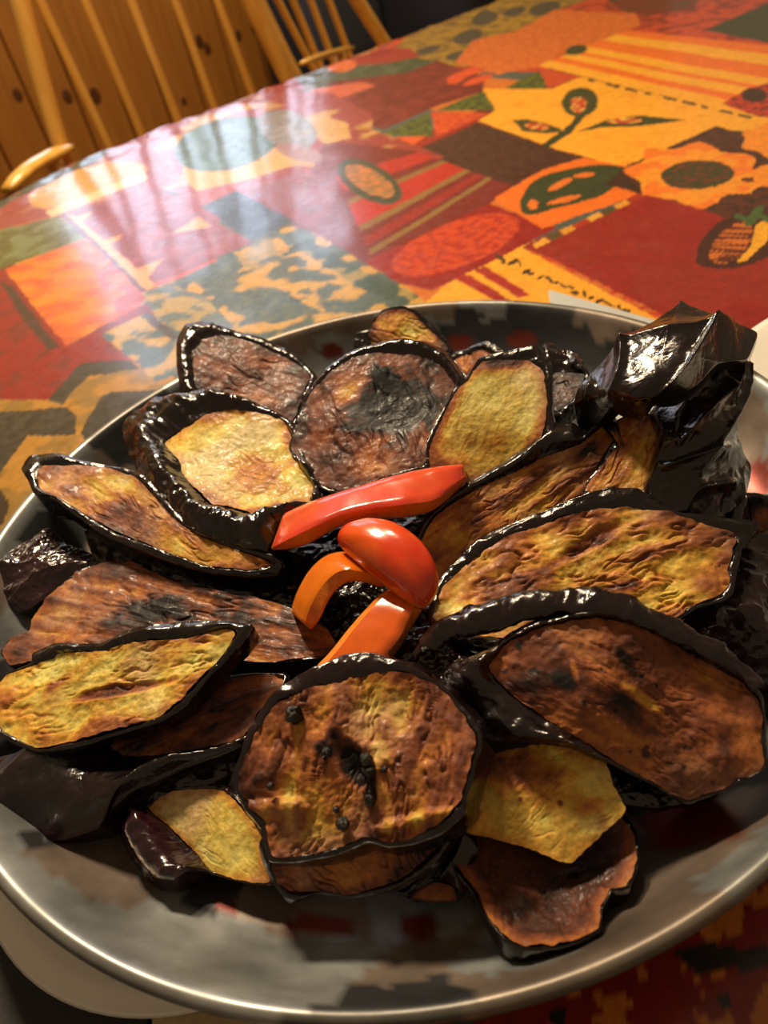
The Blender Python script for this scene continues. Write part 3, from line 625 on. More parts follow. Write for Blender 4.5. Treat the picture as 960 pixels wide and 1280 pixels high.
# ------------------------------------------------------------------ aubergine slices
RT = np.array([0, .13, .28, .45, .62, .78, .9, 1.0])
RC = lin([(212, 200, 112), (204, 176, 80), (196, 144, 56), (166, 102, 50), (124, 70, 46), (80, 46, 34), (44, 30, 26), (20, 18, 18)])
def fleshramp(t): return np.stack([np.interp(t, RT, RC[:, j]) for j in range(3)], 1)
SKIN_A, SKIN_B = lin((18, 12, 13)), lin((48, 19, 28))
GROUP = 'fried aubergine slices heaped in the dish'
seed_n = [0]
def radial(curve, c, ang):
    d = curve - c; a = np.arctan2(d[:, 1], d[:, 0]); r = np.hypot(d[:, 0], d[:, 1])
    o = np.argsort(a); a = a[o]; r = r[o]
    a = np.concatenate([a - 2 * math.pi, a, a + 2 * math.pi]); r = np.tile(r, 3)
    return np.interp(ang, a, r)
def build_slice(parent, base, outer, flesh, zs, thick=0.008, hump=0.0016, t0=0.4, amp=0.22, edge=0.25, blobs=(), streak=None,
                wrink=0.0008, rough=0.0005, sag=0.0, skin_t=0.0, names=('flesh', 'skin'), N=280, nf=64, nsk=64, fs=52, skirt=0.15, wf=85, cup=0.0, spk=0.10, ridges=(), crease=0.12):
    seed_n[0] += 1; so = seed_n[0] * 13.7
    zf = tps(zs)
    allskin = flesh is None; oc = spline(outer, 400, ten=.55)
    fc = spline(flesh, 400, ten=.6) if not allskin else oc
    c = fc.mean(0) if not allskin else oc.mean(0)
    oc = spline(outer, N, ten=.55); d = oc - c; ang = np.arctan2(d[:, 1], d[:, 0]); ro = np.hypot(d[:, 0], d[:, 1])
    dirs = d / ro[:, None]
    ro = ro * (1 + 0.012 * fbm(np.c_[np.cos(ang) * 5, np.sin(ang) * 5, np.full(N, so)], 3))
    rf = np.minimum(radial(fc, c, ang), ro * 0.992) if not allskin else ro * 0
    rf = rf * (1 + 0.022 * fbm(np.c_[np.cos(ang) * 9, np.sin(ang) * 9, np.full(N, so + 4)], 3)) if not allskin else rf
    def W(uv): return onz(uv, zf(uv))
    # mean normal of the sheet
    O3 = W(oc); cen = W(c[None])[0]
    nn = np.zeros(3); q = O3 - cen
    nn = np.cross(q, np.roll(q, -1, 0)).sum(0); nn /= np.linalg.norm(nn); nn *= np.sign(nn[2])
    size = np.sqrt(np.mean((q ** 2).sum(1)))
    def ridge_h(uv):
        h = 0
        for pts, hh, wd in ridges:
            q = spline(pts, 60, False); d = np.full(len(uv), 1e9)
            for a_, b_ in zip(q[:-1], q[1:]):
                e = b_ - a_; t_ = np.clip(((uv - a_) @ e) / (e @ e + 1e-9), 0, 1); d = np.minimum(d, np.hypot(*(uv - a_ - t_[:, None] * e).T))
            h = h + hh * np.exp(-d / wd)
        return h
    def disp(P3, k):                                   # organic relief of the whole sheet
        return 0.0022 * fbm(P3 * 28 + so, 2) * k
    if not allskin:
        sr = np.linspace(0, 1, nf) ** 0.85; sr[0] = 0.004
        uv = (c + sr[:, None, None] * (rf * 1.0)[None, :, None] * dirs[None]).reshape(-1, 2)
        rad = np.repeat(sr, N)
        P = W(uv)
        a, sf, sa = streak if streak else ((seed_n[0] * 47) % 180, 3, 0.05)
        if True:
            ca, sa_ = math.cos(math.radians(a)), math.sin(math.radians(a))
            l = (uv[:, 0] * ca + uv[:, 1] * sa_) / 100; x = (-uv[:, 0] * sa_ + uv[:, 1] * ca) / 100
            st = fbm(np.c_[l * 1.3, x * sf, np.full(len(l), so)], 4) * sa
            wx = x + 0.06 * fbm(np.c_[l * 3, x * 3, np.full(len(l), so + 2)], 2)
            cl_ = smooth(0.55, 0.95, 1 - 2.2 * np.abs(perlin(np.c_[l * 3.2, wx * 11, np.full(len(l), so + 5)]))) * smooth(-0.1, 0.35, perlin(np.c_[l * 2.4, x * 4, np.full(len(l), so + 7)]))
        n1 = fbm(P * fs + so, 5, 0.58); n2 = fbm(P * fs * 3.3 + so, 4, 0.6); rg = ridged(P * fs * 1.6 + so, 3)
        t = t0 + crease * cl_ + amp * n1 + 0.30 * amp * n2 + st + edge * smooth(0.72, 1.0, rad + 0.10 * n1)
        dz = rough * (1.2 * n1 + 0.45 * n2) + 0.3 * rough * rg - sag * (1 - rad ** 2) + st * 0.0022 - cl_ * 0.0045 * crease + cup * rad ** 2
        for b in blobs:
            u, v, ru, rv, dt = b[:5]; an_ = math.radians(b[5]) if len(b) > 5 else 0; dd = b[6] if len(b) > 6 else 0
            du = uv[:, 0] - u; dv = uv[:, 1] - v; x = (du * math.cos(an_) + dv * math.sin(an_)) / ru; y = (-du * math.sin(an_) + dv * math.cos(an_)) / rv
            w = np.clip(1.25 - np.sqrt(x * x + y * y) + 0.45 * n1 + 0.2 * n2, 0, 1); w = w * w * (3 - 2 * w)
            t = t + dt * w; dz = dz - dd * w
        speck = smooth(0.55, 0.75, fbm(P * 330 + so, 2)); t = t + spk * speck
        t = np.clip(t, 0, 1); P = P + nn * (dz + disp(P, 1.0))[:, None]
        fc_ = fleshramp(t); lum = (fc_ @ np.array([.3, .6, .1]))[:, None]
        wm = 0.36 * smooth(-0.05, 0.6, fbm(P * 38 + so + 50, 3))[:, None]; wp = 0.30 * smooth(0.1, 0.6, fbm(P * 60 + so + 80, 3))[:, None]
        fc_ = fc_ * (1 - wm) + lum * np.array([1.32, .94, .78]) * wm; fc_ = fc_ * (1 + wp)
        mesh_obj(names[0], P, grid_faces(nf, N), M_FLESH, parent, base, color=fc_)
    # skin: from inside the flesh border, over the rim, down the side and under
    V = []
    if allskin: rows = [(ro * k, hump * (1 - k ** 2), 1.0) for k in np.linspace(0.004, 1, nsk)]
    else:
        gap = ro - rf; width = np.clip((gap - 4) / 16.0, 0.0, 1.6); wq = np.clip(gap / 16.0, 0.10, 1.0)
        rows = [(rf * 0.93, -0.0034 + cup * .86, 0.0), (rf * 0.965, -0.0022 + cup * .93, 0.0), (rf * 0.990, -0.0010 + cup * .98, 0.0)]
        for k in np.linspace(0, 1, 15): rows.append((rf + gap * k, cup - 0.0003 + hump * width * (smooth(0, .4, k) - smooth(.55, 1, k)), wq * smooth(-.05, .25, k)))
    for r, h, wgt in rows:
        P = W(c + r[:, None] * dirs)
        w1 = ridged(P * wf + so, 3) * wrink + fbm(P * wf * 2.6 + so, 3) * wrink * 0.3
        V.append(P + np.outer(h + w1 * wgt + disp(P, 1.0) + (ridge_h(c + r[:, None] * dirs) if ridges else 0), nn))
    nt_ = len(rows)
    last = V[-1]; inw = cen - O3; inw -= np.outer(inw @ nn, nn); inw /= np.linalg.norm(inw, axis=1)[:, None] + 1e-9
    for k in np.linspace(0, 1, 10)[1:]:
        bul = 0.03 * math.sin(k * math.pi) - skirt * k
        P = last - nn * thick * k - inw * (bul * thick)
        w1 = ridged(P * wf + so, 3) * wrink * 0.8 * math.sin(math.pi * min(k, .95))
        V.append(P - inw * w1[:, None])
    lowc = cen - nn * thick
    for k in (0.75, 0.4, 0.02): V.append(lowc + (V[nt_ + 8] - lowc) * k)
    V = np.concatenate(V); n3 = fbm(V * 40 + so, 3)
    cs = SKIN_A + (SKIN_B - SKIN_A) * np.clip(skin_t + 0.5 * n3, 0, 1)[:, None]
    return mesh_obj(names[1], V, grid_faces(nt_ + 12, N), M_SKIN, parent, base, color=cs)
def aub(label, outer, flesh, zs, **kw):
    o = np.asarray(outer, float); zf = tps(zs); P = onz(o, zf(o)); b = P.mean(0); b[2] = max(P[:, 2].min() - kw.get('thick', 0.008), 0.008); b = tuple(b)
    t = thing('aubergine_slice', label, 'aubergine slice', b, GROUP)
    build_slice(t, b, outer, flesh, zs, **kw)
    return t, b
def shrink(pts, k):
    P = np.asarray(pts, float); c = P.mean(0); return (c + (P - c) * k).tolist()

k3 = lambda p: cr(0, 340, 2.4, p); k4 = lambda p: cr(340, 360, 2.667, p); k6 = lambda p: cr(0, 660, 2.4, p); k7 = lambda p: cr(270, 780, 2.595, p)
k8 = lambda p: cr(520, 700, 2.182, p); kh = lambda p: cr(660, 360, 3.2, p); kp = lambda p: cr(480, 920, 2, p); kq = lambda p: cr(0, 940, 2, p); kv = lambda p: cr(0, 540, 4, p); kr = lambda p: cr(320, 560, 3.4286, p)

# --- back row
E_o = k4([(275, 195), (282, 155), (330, 140), (340, 100), (372, 68), (430, 56), (482, 74), (540, 128), (602, 206), (560, 250), (440, 260), (300, 250)])
aub('small pale-brown slice peeking out behind the charred disc at the back rim', E_o, k4([(325, 165), (348, 102), (380, 76), (430, 66), (470, 82), (522, 134), (588, 205), (500, 235), (360, 220)]),
    [(440, 450, .030), (500, 383, .046), (565, 440, .030)], thick=.006, t0=.40, amp=.22, edge=.3, streak=(35, 6, .15), hump=.0008)
F_o = k4([(590, 222), (640, 198), (710, 172), (768, 208), (740, 260), (660, 310), (610, 270)])
aub('small brown slice corner wedged behind the yellow oval slice', F_o, k4([(606, 236), (690, 202), (735, 222), (710, 250), (652, 296)]), [(565, 440, .034), (606, 425, .042), (600, 475, .032)], thick=.006, t0=.5, edge=.3)
G_o = kh([(60, 225), (100, 222), (130, 240), (200, 258), (245, 345), (210, 450), (120, 530), (80, 540), (60, 400)])
aub('dark wrinkled slice squeezed between the yellow oval and the folded skin', G_o, kh([(95, 345), (150, 335), (228, 350), (190, 440), (120, 490), (92, 470)]), [(690, 430, .048), (735, 465, .046), (690, 525, .038)], thick=.008, t0=.80, amp=.2, wrink=.0016, hump=.002)
A_o = k3([(545, 182), (570, 157), (620, 150), (700, 175), (800, 205), (880, 240), (945, 302), (955, 340), (900, 400), (885, 470), (800, 430), (700, 400), (600, 372), (545, 358), (530, 290), (530, 222)])
aub('brown slice with thick black skin leaning over the back-left rim', A_o, k3([(580, 250), (612, 208), (682, 196), (780, 225), (880, 268), (928, 312), (905, 380), (875, 450), (780, 415), (680, 385), (590, 345)]),
    [(225, 410, .056), (230, 485, .046), (395, 480, .040)], thick=.011, hump=.0018, t0=.66, amp=.20, edge=.06, streak=(20, 9, .14), skin_t=.1)
# --- left side
V_o = kv([(-60, 660), (40, 610), (120, 550), (250, 485), (330, 560), (420, 590), (520, 650), (430, 720), (330, 780), (250, 830), (170, 890), (100, 905), (40, 850), (-70, 800)])
aub('glossy purple skin-side-up slice at the far left under the golden slice', V_o, None, [(0, 690, .034), (62, 663, .033), (130, 700, .030), (40, 765, .024)], thick=.009, hump=.0045, skin_t=.55, wrink=.0011, wf=70)
T_o = k6([(88, 275), (120, 228), (180, 168), (240, 120), (310, 96), (400, 100), (500, 150), (600, 180), (750, 200), (870, 240), (985, 300), (1010, 380), (860, 405), (700, 405), (560, 400), (400, 410), (200, 420), (100, 405), (30, 415), (0, 370), (30, 330), (88, 312)])
aub('red-brown slice with a charred streak lying under the pale yellow slice', T_o, shrink(T_o, .99), [(20, 820, .031), (60, 740, .035), (130, 700, .036), (420, 800, .036), (360, 750, .037)], thick=.009, hump=.0005,
    t0=.58, amp=.2, edge=.0, streak=(12, 7, .25), blobs=[(250, 765, 120, 26, .42, 2), (150, 780, 60, 22, .12, -25), (330, 740, 60, 12, .3, 0), (70, 760, 40, 30, -.16)])
U_o = k3([(60, 585), (90, 550), (150, 540), (200, 550), (260, 570), (370, 588), (440, 620), (500, 690), (570, 760), (680, 800), (800, 845), (850, 870), (830, 905), (740, 908), (600, 890), (500, 860), (400, 820), (300, 780), (220, 722), (150, 672), (102, 665), (85, 630)])
aub('long golden-orange slice jutting over the left rim with black skin side', U_o, k3([(110, 602), (130, 580), (220, 582), (320, 588), (410, 622), (480, 695), (550, 765), (660, 815), (760, 850), (815, 876), (740, 893), (620, 876), (520, 846), (420, 806), (320, 762), (240, 716), (170, 676), (115, 650)]),
    [(30, 575, .054), (150, 580, .050), (100, 650, .047), (330, 700, .044), (340, 716, .041)], thick=.015, hump=.0006, t0=.36, amp=.22, edge=.12, streak=(32, 5, .16), blobs=[(140, 640, 60, 22, .18, 30), (70, 590, 14, 14, .1), (230, 690, 40, 16, -.12, 25)], skirt=.05)
B_o = k3([(370, 470), (385, 440), (450, 390), (520, 365), (600, 352), (680, 360), (760, 390), (840, 425), (900, 470), (930, 560), (960, 640), (970, 700), (900, 730), (845, 760), (825, 800), (800, 838), (740, 830), (640, 800), (560, 775), (500, 720), (450, 660), (400, 580), (375, 512)])
aub('pale yellow-centred slice ringed by a thick wrinkled black skin collar', B_o, k3([(495, 512), (540, 480), (620, 432), (690, 412), (770, 420), (850, 450), (890, 530), (900, 590), (940, 645), (920, 692), (850, 702), (760, 722), (700, 705), (640, 698), (590, 650), (550, 610), (535, 565)]),
    [(160, 530, .049), (290, 488, .058), (400, 560, .050), (330, 688, .046), (200, 640, .047)], thick=.012, hump=.0034, t0=.06, amp=.20, crease=.05, edge=.22, wrink=.0018, sag=.0015, skin_t=.05, blobs=[(320, 590, 50, 26, .22, 10), (350, 632, 40, 9, .35, -8), (365, 540, 18, 40, .2)])
# --- back centre
C_o = k4([(55, 530), (80, 440), (110, 350), (180, 270), (270, 210), (350, 180), (440, 165), (520, 175), (592, 212), (640, 300), (612, 352), (562, 432), (530, 520), (520, 600), (430, 622), (330, 652), (240, 682), (170, 665), (110, 620), (80, 570)])
aub('round red-brown slice with a big black charred patch in its middle', C_o, k4([(62, 530), (90, 440), (125, 352), (190, 290), (270, 238), (350, 216), (440, 214), (520, 230), (572, 266), (606, 322), (590, 362), (548, 440), (520, 520), (512, 588), (430, 612), (330, 642), (240, 672), (170, 652), (120, 610), (90, 565)]),
    [(362, 560, .053), (500, 425, .070), (575, 470, .062), (440, 612, .050), (400, 470, .064)], thick=.008, hump=.0026, t0=.66, amp=.22, edge=.10, rough=.0008, blobs=[(492, 505, 58, 44, .50, -15, .0012), (478, 470, 42, 14, .3, 10), (435, 490, 26, 14, -.32, -35), (470, 585, 46, 16, -.20), (537, 520, 8, 40, .4), (400, 530, 20, 30, -.08)], skin_t=.2)
D_o = k4([(518, 600), (515, 530), (558, 430), (600, 350), (650, 290), (690, 230), (760, 212), (870, 188), (915, 225), (932, 262), (932, 400), (940, 470), (900, 530), (850, 590), (760, 630), (660, 660), (600, 640)])
aub('smooth yellow oval slice standing upright at the back with brown-edged tip', D_o, k4([(525, 600), (530, 520), (570, 430), (610, 350), (660, 290), (700, 245), (780, 236), (862, 240), (906, 285), (914, 370), (905, 470), (860, 560), (750, 615), (650, 645)]),
    [(540, 590, .051), (670, 435, .078), (600, 470, .072), (685, 530, .064), (600, 600, .050)], thick=.0055, hump=.0008, t0=.08, amp=.10, crease=.02, edge=.42, rough=.0004, blobs=[(600, 570, 60, 26, .16, -15), (640, 450, 50, 10, .32, -5), (610, 540, 30, 40, .05)])
# --- right back: folded skin with flesh strip
H_pan = kh([(520, 560), (500, 480), (600, 380), (700, 250), (760, 160), (830, 150), (872, 210), (866, 350), (842, 480), (842, 600), (893, 705), (885, 785), (840, 870), (720, 950), (590, 940), (500, 850), (488, 785), (508, 690)])
H_flap = kh([(185, 482), (200, 410), (270, 320), (350, 240), (380, 214), (500, 138), (600, 66), (612, 52), (700, 90), (820, 140), (916, 180), (905, 232), (872, 285), (760, 300), (690, 380), (600, 450), (505, 490), (430, 526), (350, 500), (316, 462), (300, 525), (240, 582), (205, 560)])
hb = onz([(800, 560)], .03)[0]; hb = tuple(hb)
H = thing('aubergine_slice', 'tall folded slice showing glossy black skin at the right back rim', 'aubergine slice', hb, GROUP)
build_slice(H, hb, kh([(300, 560), (330, 540), (420, 505), (535, 515), (520, 650), (495, 800), (420, 830), (220, 830), (230, 790), (300, 700), (370, 610)]), kh([(325, 565), (420, 512), (528, 525), (512, 650), (488, 790), (420, 818), (235, 815), (305, 705), (378, 612)]),
            [(725, 610, .048), (770, 530, .060), (815, 600, .054)], thick=.006, t0=.34, amp=.2, edge=.14, streak=(-60, 6, .22), hump=.0004)
build_slice(H, hb, H_pan, None, [(820, 540, .064), (835, 500, .068), (900, 410, .078), (930, 430, .072), (925, 540, .058), (935, 590, .046), (850, 635, .050), (815, 605, .056), (870, 520, .070)], thick=.006, hump=.002, wrink=.0013, wf=46, skin_t=.05, ridges=[(kh(q), h_, w_) for q, h_, w_ in (([(740, 280), (640, 420), (560, 520), (540, 640)], .0045, 9), ([(830, 290), (800, 400), (700, 500), (560, 640)], .0040, 8), ([(860, 330), (830, 480), (720, 640), (640, 760)], .0050, 9), ([(515, 730), (640, 690), (760, 660)], .0035, 6), ([(720, 340), (765, 400), (770, 480)], .0030, 6), ([(600, 900), (650, 820), (800, 790)], .004, 7))], names=('flesh', 'side_skin'))
build_slice(H, hb, H_flap, None, [(720, 510, .066), (725, 520, .060), (745, 470, .074), (780, 430, .082), (850, 378, .086), (940, 415, .080), (915, 405, .086), (850, 440, .088), (795, 505, .078), (790, 522, .068), (815, 512, .074), (765, 500, .074), (870, 480, .080)], thick=.005, hump=.001, wrink=.0006, wf=36, skin_t=.0, ridges=[(kh(q), h_, w_) for q, h_, w_ in (([(380, 232), (480, 202), (570, 186), (700, 172), (800, 150)], .0045, 12), ([(770, 150), (700, 260), (620, 370), (510, 480)], .0055, 10), ([(380, 222), (372, 330), (335, 450)], .0045, 7), ([(330, 470), (420, 520), (500, 488)], .003, 6), ([(250, 400), (230, 470), (215, 540)], .003, 7))], names=('flesh', 'folded_skin'))
I_o = [(518, 674), (530, 650), (548, 630), (580, 607), (620, 584), (655, 560), (680, 538), (692, 528), (715, 530), (733, 545), (750, 532), (764, 520), (775, 540), (760, 565), (745, 595), (735, 625), (690, 655), (640, 680), (600, 700), (570, 725), (550, 745), (530, 725)]
aub('orange-brown slice with a black skin lip tucked beneath the folded skin', I_o, [(526, 676), (546, 645), (590, 616), (640, 592), (680, 572), (728, 556), (762, 528), (770, 545), (754, 568), (738, 600), (725, 625), (680, 650), (630, 676), (590, 698), (560, 725), (545, 735), (534, 718)],
    [(520, 674, .051), (620, 584, .056), (700, 530, .061), (770, 540, .056), (700, 640, .046), (560, 730, .044)], thick=.010, hump=.0020, t0=.36, amp=.2, edge=.06, streak=(-32, 6, .26), blobs=[(640, 625, 60, 14, .14, -32), (700, 580, 50, 8, .2, -28)])
L2_o = [(890, 655), (900, 628), (930, 612), (985, 620), (1010, 660), (1000, 720), (950, 710), (915, 690)]
aub('brown slice with grey skin edge at the right rim behind the golden slice', L2_o, [(940, 630), (985, 630), (1000, 665), (990, 700), (950, 690)], [(895, 640, .036), (985, 625, .038), (950, 715, .030)], thick=.010, hump=.003, t0=.62, skin_t=.3)
L1_o = [(840, 800), (870, 755), (905, 745), (922, 690), (945, 668), (985, 665), (1010, 720), (1005, 850), (965, 862), (915, 850), (870, 825)]
aub('dark purple skin-side-up slice under the golden slice at the right edge', L1_o, None, [(850, 800, .026), (940, 670, .036), (1000, 720, .028), (1000, 850, .020), (920, 760, .036)], thick=.010, hump=.004, wrink=.0016, wf=60, skin_t=.6)
J_o = [(535, 775), (548, 722), (578, 690), (610, 665), (650, 648), (700, 630), (760, 610), (790, 609), (815, 618), (845, 638), (900, 644), (951, 650), (942, 668), (926, 690), (916, 740), (905, 751), (872, 760), (848, 775), (820, 800), (740, 815), (650, 815), (580, 805)]
aub('large golden-brown slice with lifted black edge spreading towards the right', J_o, [(542, 772), (556, 728), (592, 696), (632, 672), (682, 654), (742, 638), (790, 632), (830, 640), (870, 652), (918, 668), (914, 690), (908, 735), (894, 747), (866, 757), (840, 776), (800, 795), (700, 803), (600, 795)],
    [(540, 775, .046), (610, 665, .051), (780, 612, .056), (945, 652, .050), (915, 745, .043), (840, 775, .040), (700, 810, .040), (740, 700, .047)], thick=.009, hump=.0005, t0=.27, amp=.24, crease=.18, edge=.12, rough=.0009, streak=(-18, 4, .26), blobs=[(735, 680, 60, 9, .35, -30, .001), (650, 730, 60, 20, .18, -15), (770, 735, 60, 7, .32, -15), (870, 690, 40, 24, -.14), (850, 745, 40, 12, -.18), (600, 740, 40, 20, .14)])
# --- left front
R_o = k6([(-70, 780), (0, 690), (100, 660), (350, 560), (560, 470), (760, 440), (865, 436), (850, 490), (780, 550), (725, 645), (640, 682), (520, 732), (400, 792), (330, 842), (290, 892), (200, 932), (140, 938), (60, 902), (0, 882), (-70, 860)])
aub('long dark slice with smooth black skin belly along the lower left', R_o, k6([(330, 640), (450, 560), (600, 488), (760, 446), (850, 446), (810, 520), (725, 622), (600, 664), (480, 680), (370, 684)]),
    [(-20, 1010, .028), (60, 1045, .023), (130, 930, .029), (350, 845, .036), (300, 930, .034), (180, 960, .030), (160, 1000, .029)], thick=.010, hump=.0030, t0=.68, amp=.2, edge=.0, streak=(-22, 7, .22), wrink=.0006, wf=60, skin_t=.15)
S_o = k6([(-40, 500), (0, 440), (90, 402), (100, 372), (160, 345), (300, 345), (350, 320), (450, 294), (560, 277), (680, 280), (758, 290), (742, 330), (692, 390), (632, 452), (562, 530), (480, 580), (380, 612), (250, 652), (120, 672), (50, 652), (0, 618), (-50, 570)])
aub('pale yellow pointed slice lying uppermost at the left edge of the dish', S_o, k6([(-25, 500), (10, 440), (100, 412), (180, 374), (300, 368), (400, 345), (550, 332), (680, 305), (712, 318), (682, 372), (622, 442), (552, 512), (480, 564), (380, 598), (250, 634), (120, 660), (60, 640), (0, 600)]),
    [(-10, 860, .038), (60, 812, .042), (190, 780, .050), (312, 782, .051), (260, 860, .045), (110, 930, .038), (20, 930, .034)], thick=.008, hump=.0010, t0=.12, amp=.24, edge=.14, rough=.0009, streak=(-18, 4, .18), blobs=[(150, 862, 75, 6, .36, -10, .001), (75, 850, 30, 8, .3, -40), (200, 900, 50, 12, .16, -20), (250, 800, 20, 8, .3)])
Q_o = kq([(298, 205), (318, 160), (375, 128), (450, 92), (570, 90), (680, 220), (700, 330), (612, 328), (520, 305), (482, 325), (450, 347), (398, 342), (348, 290)])
aub('small pale green-yellow slice with glossy purple skin at the lower left', Q_o, kq([(378, 140), (440, 100), (560, 98), (650, 200), (680, 322), (610, 322), (530, 296), (490, 250), (432, 190)]),
    [(150, 1040, .020), (280, 985, .026), (340, 1105, .021), (220, 1112, .016)], thick=.009, hump=.0045, t0=.10, amp=.16, crease=.03, edge=.22, skin_t=.5, wrink=.0012, wf=80)
# --- right front
P_o = kp([(155, 300), (200, 255), (300, 215), (450, 200), (590, 215), (628, 260), (637, 330), (612, 392), (572, 402), (546, 450), (540, 502), (480, 542), (420, 557), (350, 556), (300, 526), (260, 472), (228, 410), (180, 352)])
aub('curled dark brown slice lowest at the front with a crusty pale edge', P_o, shrink(P_o, .97), [(570, 1070, .023), (690, 1040, .016), (790, 1075, .022), (765, 1130, .026), (680, 1195, .029), (620, 1160, .029), (680, 1110, .022)], thick=.008, hump=.0010, t0=.80, amp=.2, edge=-.30, rough=.001, cup=.003, crease=.05)
O_o = kp([(196, 235), (212, 130), (250, 55), (400, 20), (540, 50), (575, 130), (603, 190), (540, 252), (470, 318), (430, 312), (360, 282), (270, 257)])
aub('green-yellow square-cornered slice under the two big front slices', O_o, shrink(O_o, .99), [(580, 1035, .032), (600, 940, .036), (780, 1015, .030), (710, 1080, .027)], thick=.006, hump=.0006, t0=.20, amp=.2, crease=.04, edge=.1, blobs=[(640, 960, 80, 30, .3), (735, 1010, 24, 14, .2, -30), (650, 1000, 4, 4, .5), (700, 1005, 4, 4, .4)])
N2_o = k7([(560, 850), (612, 885), (700, 830), (805, 680), (850, 740), (790, 905), (650, 912), (590, 880)])
aub('small dark skin fold poking out below the round slice', N2_o, k7([(630, 895), (705, 845), (770, 860), (775, 905), (680, 908)]), [(490, 1110, .022), (580, 1045, .030), (570, 1130, .018)], thick=.006, hump=.002, t0=.62, wf=90)
N_o = k7([(155, 690), (178, 820), (238, 905), (330, 880), (440, 892), (500, 882), (600, 860), (720, 780), (805, 660), (700, 600), (400, 560)])
aub('brown slice lying directly beneath the big round slice at the front', N_o, k7([(195, 720), (200, 832), (250, 868), (340, 866), (430, 880), (500, 860), (600, 825), (690, 750), (740, 650), (400, 600)]), [(335, 1060, .032), (400, 1125, .025), (570, 1040, .032), (450, 1000, .038)], thick=.007, hump=.001, t0=.46, amp=.2, edge=.2)
K_o = k8([(70, 330), (95, 285), (190, 245), (260, 195), (350, 155), (480, 132), (600, 145), (700, 185), (800, 235), (900, 305), (947, 370), (957, 450), (950, 572), (880, 612), (742, 667), (650, 617), (540, 562), (430, 515), (300, 497), (200, 492), (150, 425)])
Kt, Kb = aub('big reddish-brown slice with rolled black skin rim at the right front', K_o, k8([(200, 285), (258, 225), (340, 188), (480, 160), (600, 180), (700, 225), (800, 282), (900, 342), (942, 420), (942, 560), (872, 605), (740, 657), (640, 602), (540, 547), (455, 492), (335, 420), (235, 345)]),
    [(560, 840, .050), (620, 800, .055), (740, 765, .058), (880, 800, .052), (955, 880, .043), (950, 965, .036), (860, 1003, .031), (760, 955, .038), (620, 925, .040), (740, 870, .050)], thick=.013, hump=.0022, crease=.07, t0=.54, amp=.20, edge=.02, rough=.0008, streak=(28, 4, .12), spk=.3, wrink=.0014,
    blobs=[(770, 885, 70, 20, .28, 35, .0006), (715, 845, 24, 24, .2), (785, 830, 8, 22, .25, -30), (802, 872, 34, 7, -.36, 35), (718, 838, 5, 18, -.36, -15), (905, 930, 10, 12, .22), (900, 950, 50, 26, -.12), (650, 850, 34, 22, .06)], skin_t=.1)
rk = k8([(-8, 262), (20, 232), (75, 195), (150, 165), (250, 138), (350, 116), (480, 112), (560, 126), (650, 165), (750, 212), (850, 268), (935, 345)])
zr = np.interp(np.linspace(0, 1, 12), [0, .3, .6, 1], [.050, .0575, .0605, .047])
rp = spline(onz(rk, zr), 150, False)
rad = 0.98 * np.interp(np.linspace(0, 1, 150), [0, .08, .3, .6, .9, 1], [.0015, .0036, .0043, .0038, .0030, .0014])
tv_, tf_ = tube(rp, rad, 26, 0.55); cdir = tv_ - np.repeat(rp, 26, 0); cdir /= np.linalg.norm(cdir, axis=1)[:, None] + 1e-9
tv_ = tv_ + cdir * (ridged(tv_ * 85, 3) * .0014 + fbm(tv_ * 40, 2) * .0012)[:, None]
mesh_obj('rolled_skin', tv_, tf_, M_SKIN, Kt, Kb, color=SKIN_A + (SKIN_B - SKIN_A) * 0.2 * np.ones((len(tv_), 1)))
M_o = k7([(48, 510), (72, 430), (108, 330), (168, 240), (270, 168), (350, 130), (420, 99), (520, 99), (620, 130), (722, 190), (802, 270), (858, 350), (852, 412), (832, 472), (808, 562), (800, 612), (742, 672), (642, 712), (560, 722), (490, 707), (400, 742), (280, 768), (168, 768), (138, 660), (88, 600)])
Mt, Mb = aub('round wrinkled brown slice with black seed scar, uppermost at the front', M_o, k7([(70, 520), (100, 420), (130, 342), (200, 262), (300, 214), (400, 188), (500, 165), (570, 158), (640, 165), (722, 202), (792, 282), (838, 350), (840, 402), (818, 472), (796, 560), (770, 602), (700, 662), (620, 700), (560, 706), (490, 692), (390, 726), (280, 752), (180, 752), (150, 652), (105, 590)]),
    [(292, 980, .047), (450, 822, .059), (598, 915, .053), (580, 1010, .047), (450, 1055, .040), (340, 1075, .039), (440, 950, .050)], thick=.013, skirt=-.18, crease=.16, hump=.0004, t0=.44, amp=.26, edge=.10, rough=.0010, streak=(100, 5, .24),
    blobs=[(440, 955, 16, 40, .6, -30, .0026), (405, 936, 14, 10, .45, 20), (463, 985, 8, 26, .6, 0, .001), (475, 940, 12, 26, -.35, 0), (330, 990, 22, 34, .06), (370, 990, 34, 28, -.2, -30), (450, 830, 60, 10, .30), (400, 870, 30, 30, -.1), (350, 1010, 40, 14, .05, 0, -.002), (520, 1025, 60, 10, -.2, -15, -.0015)], skin_t=.0)
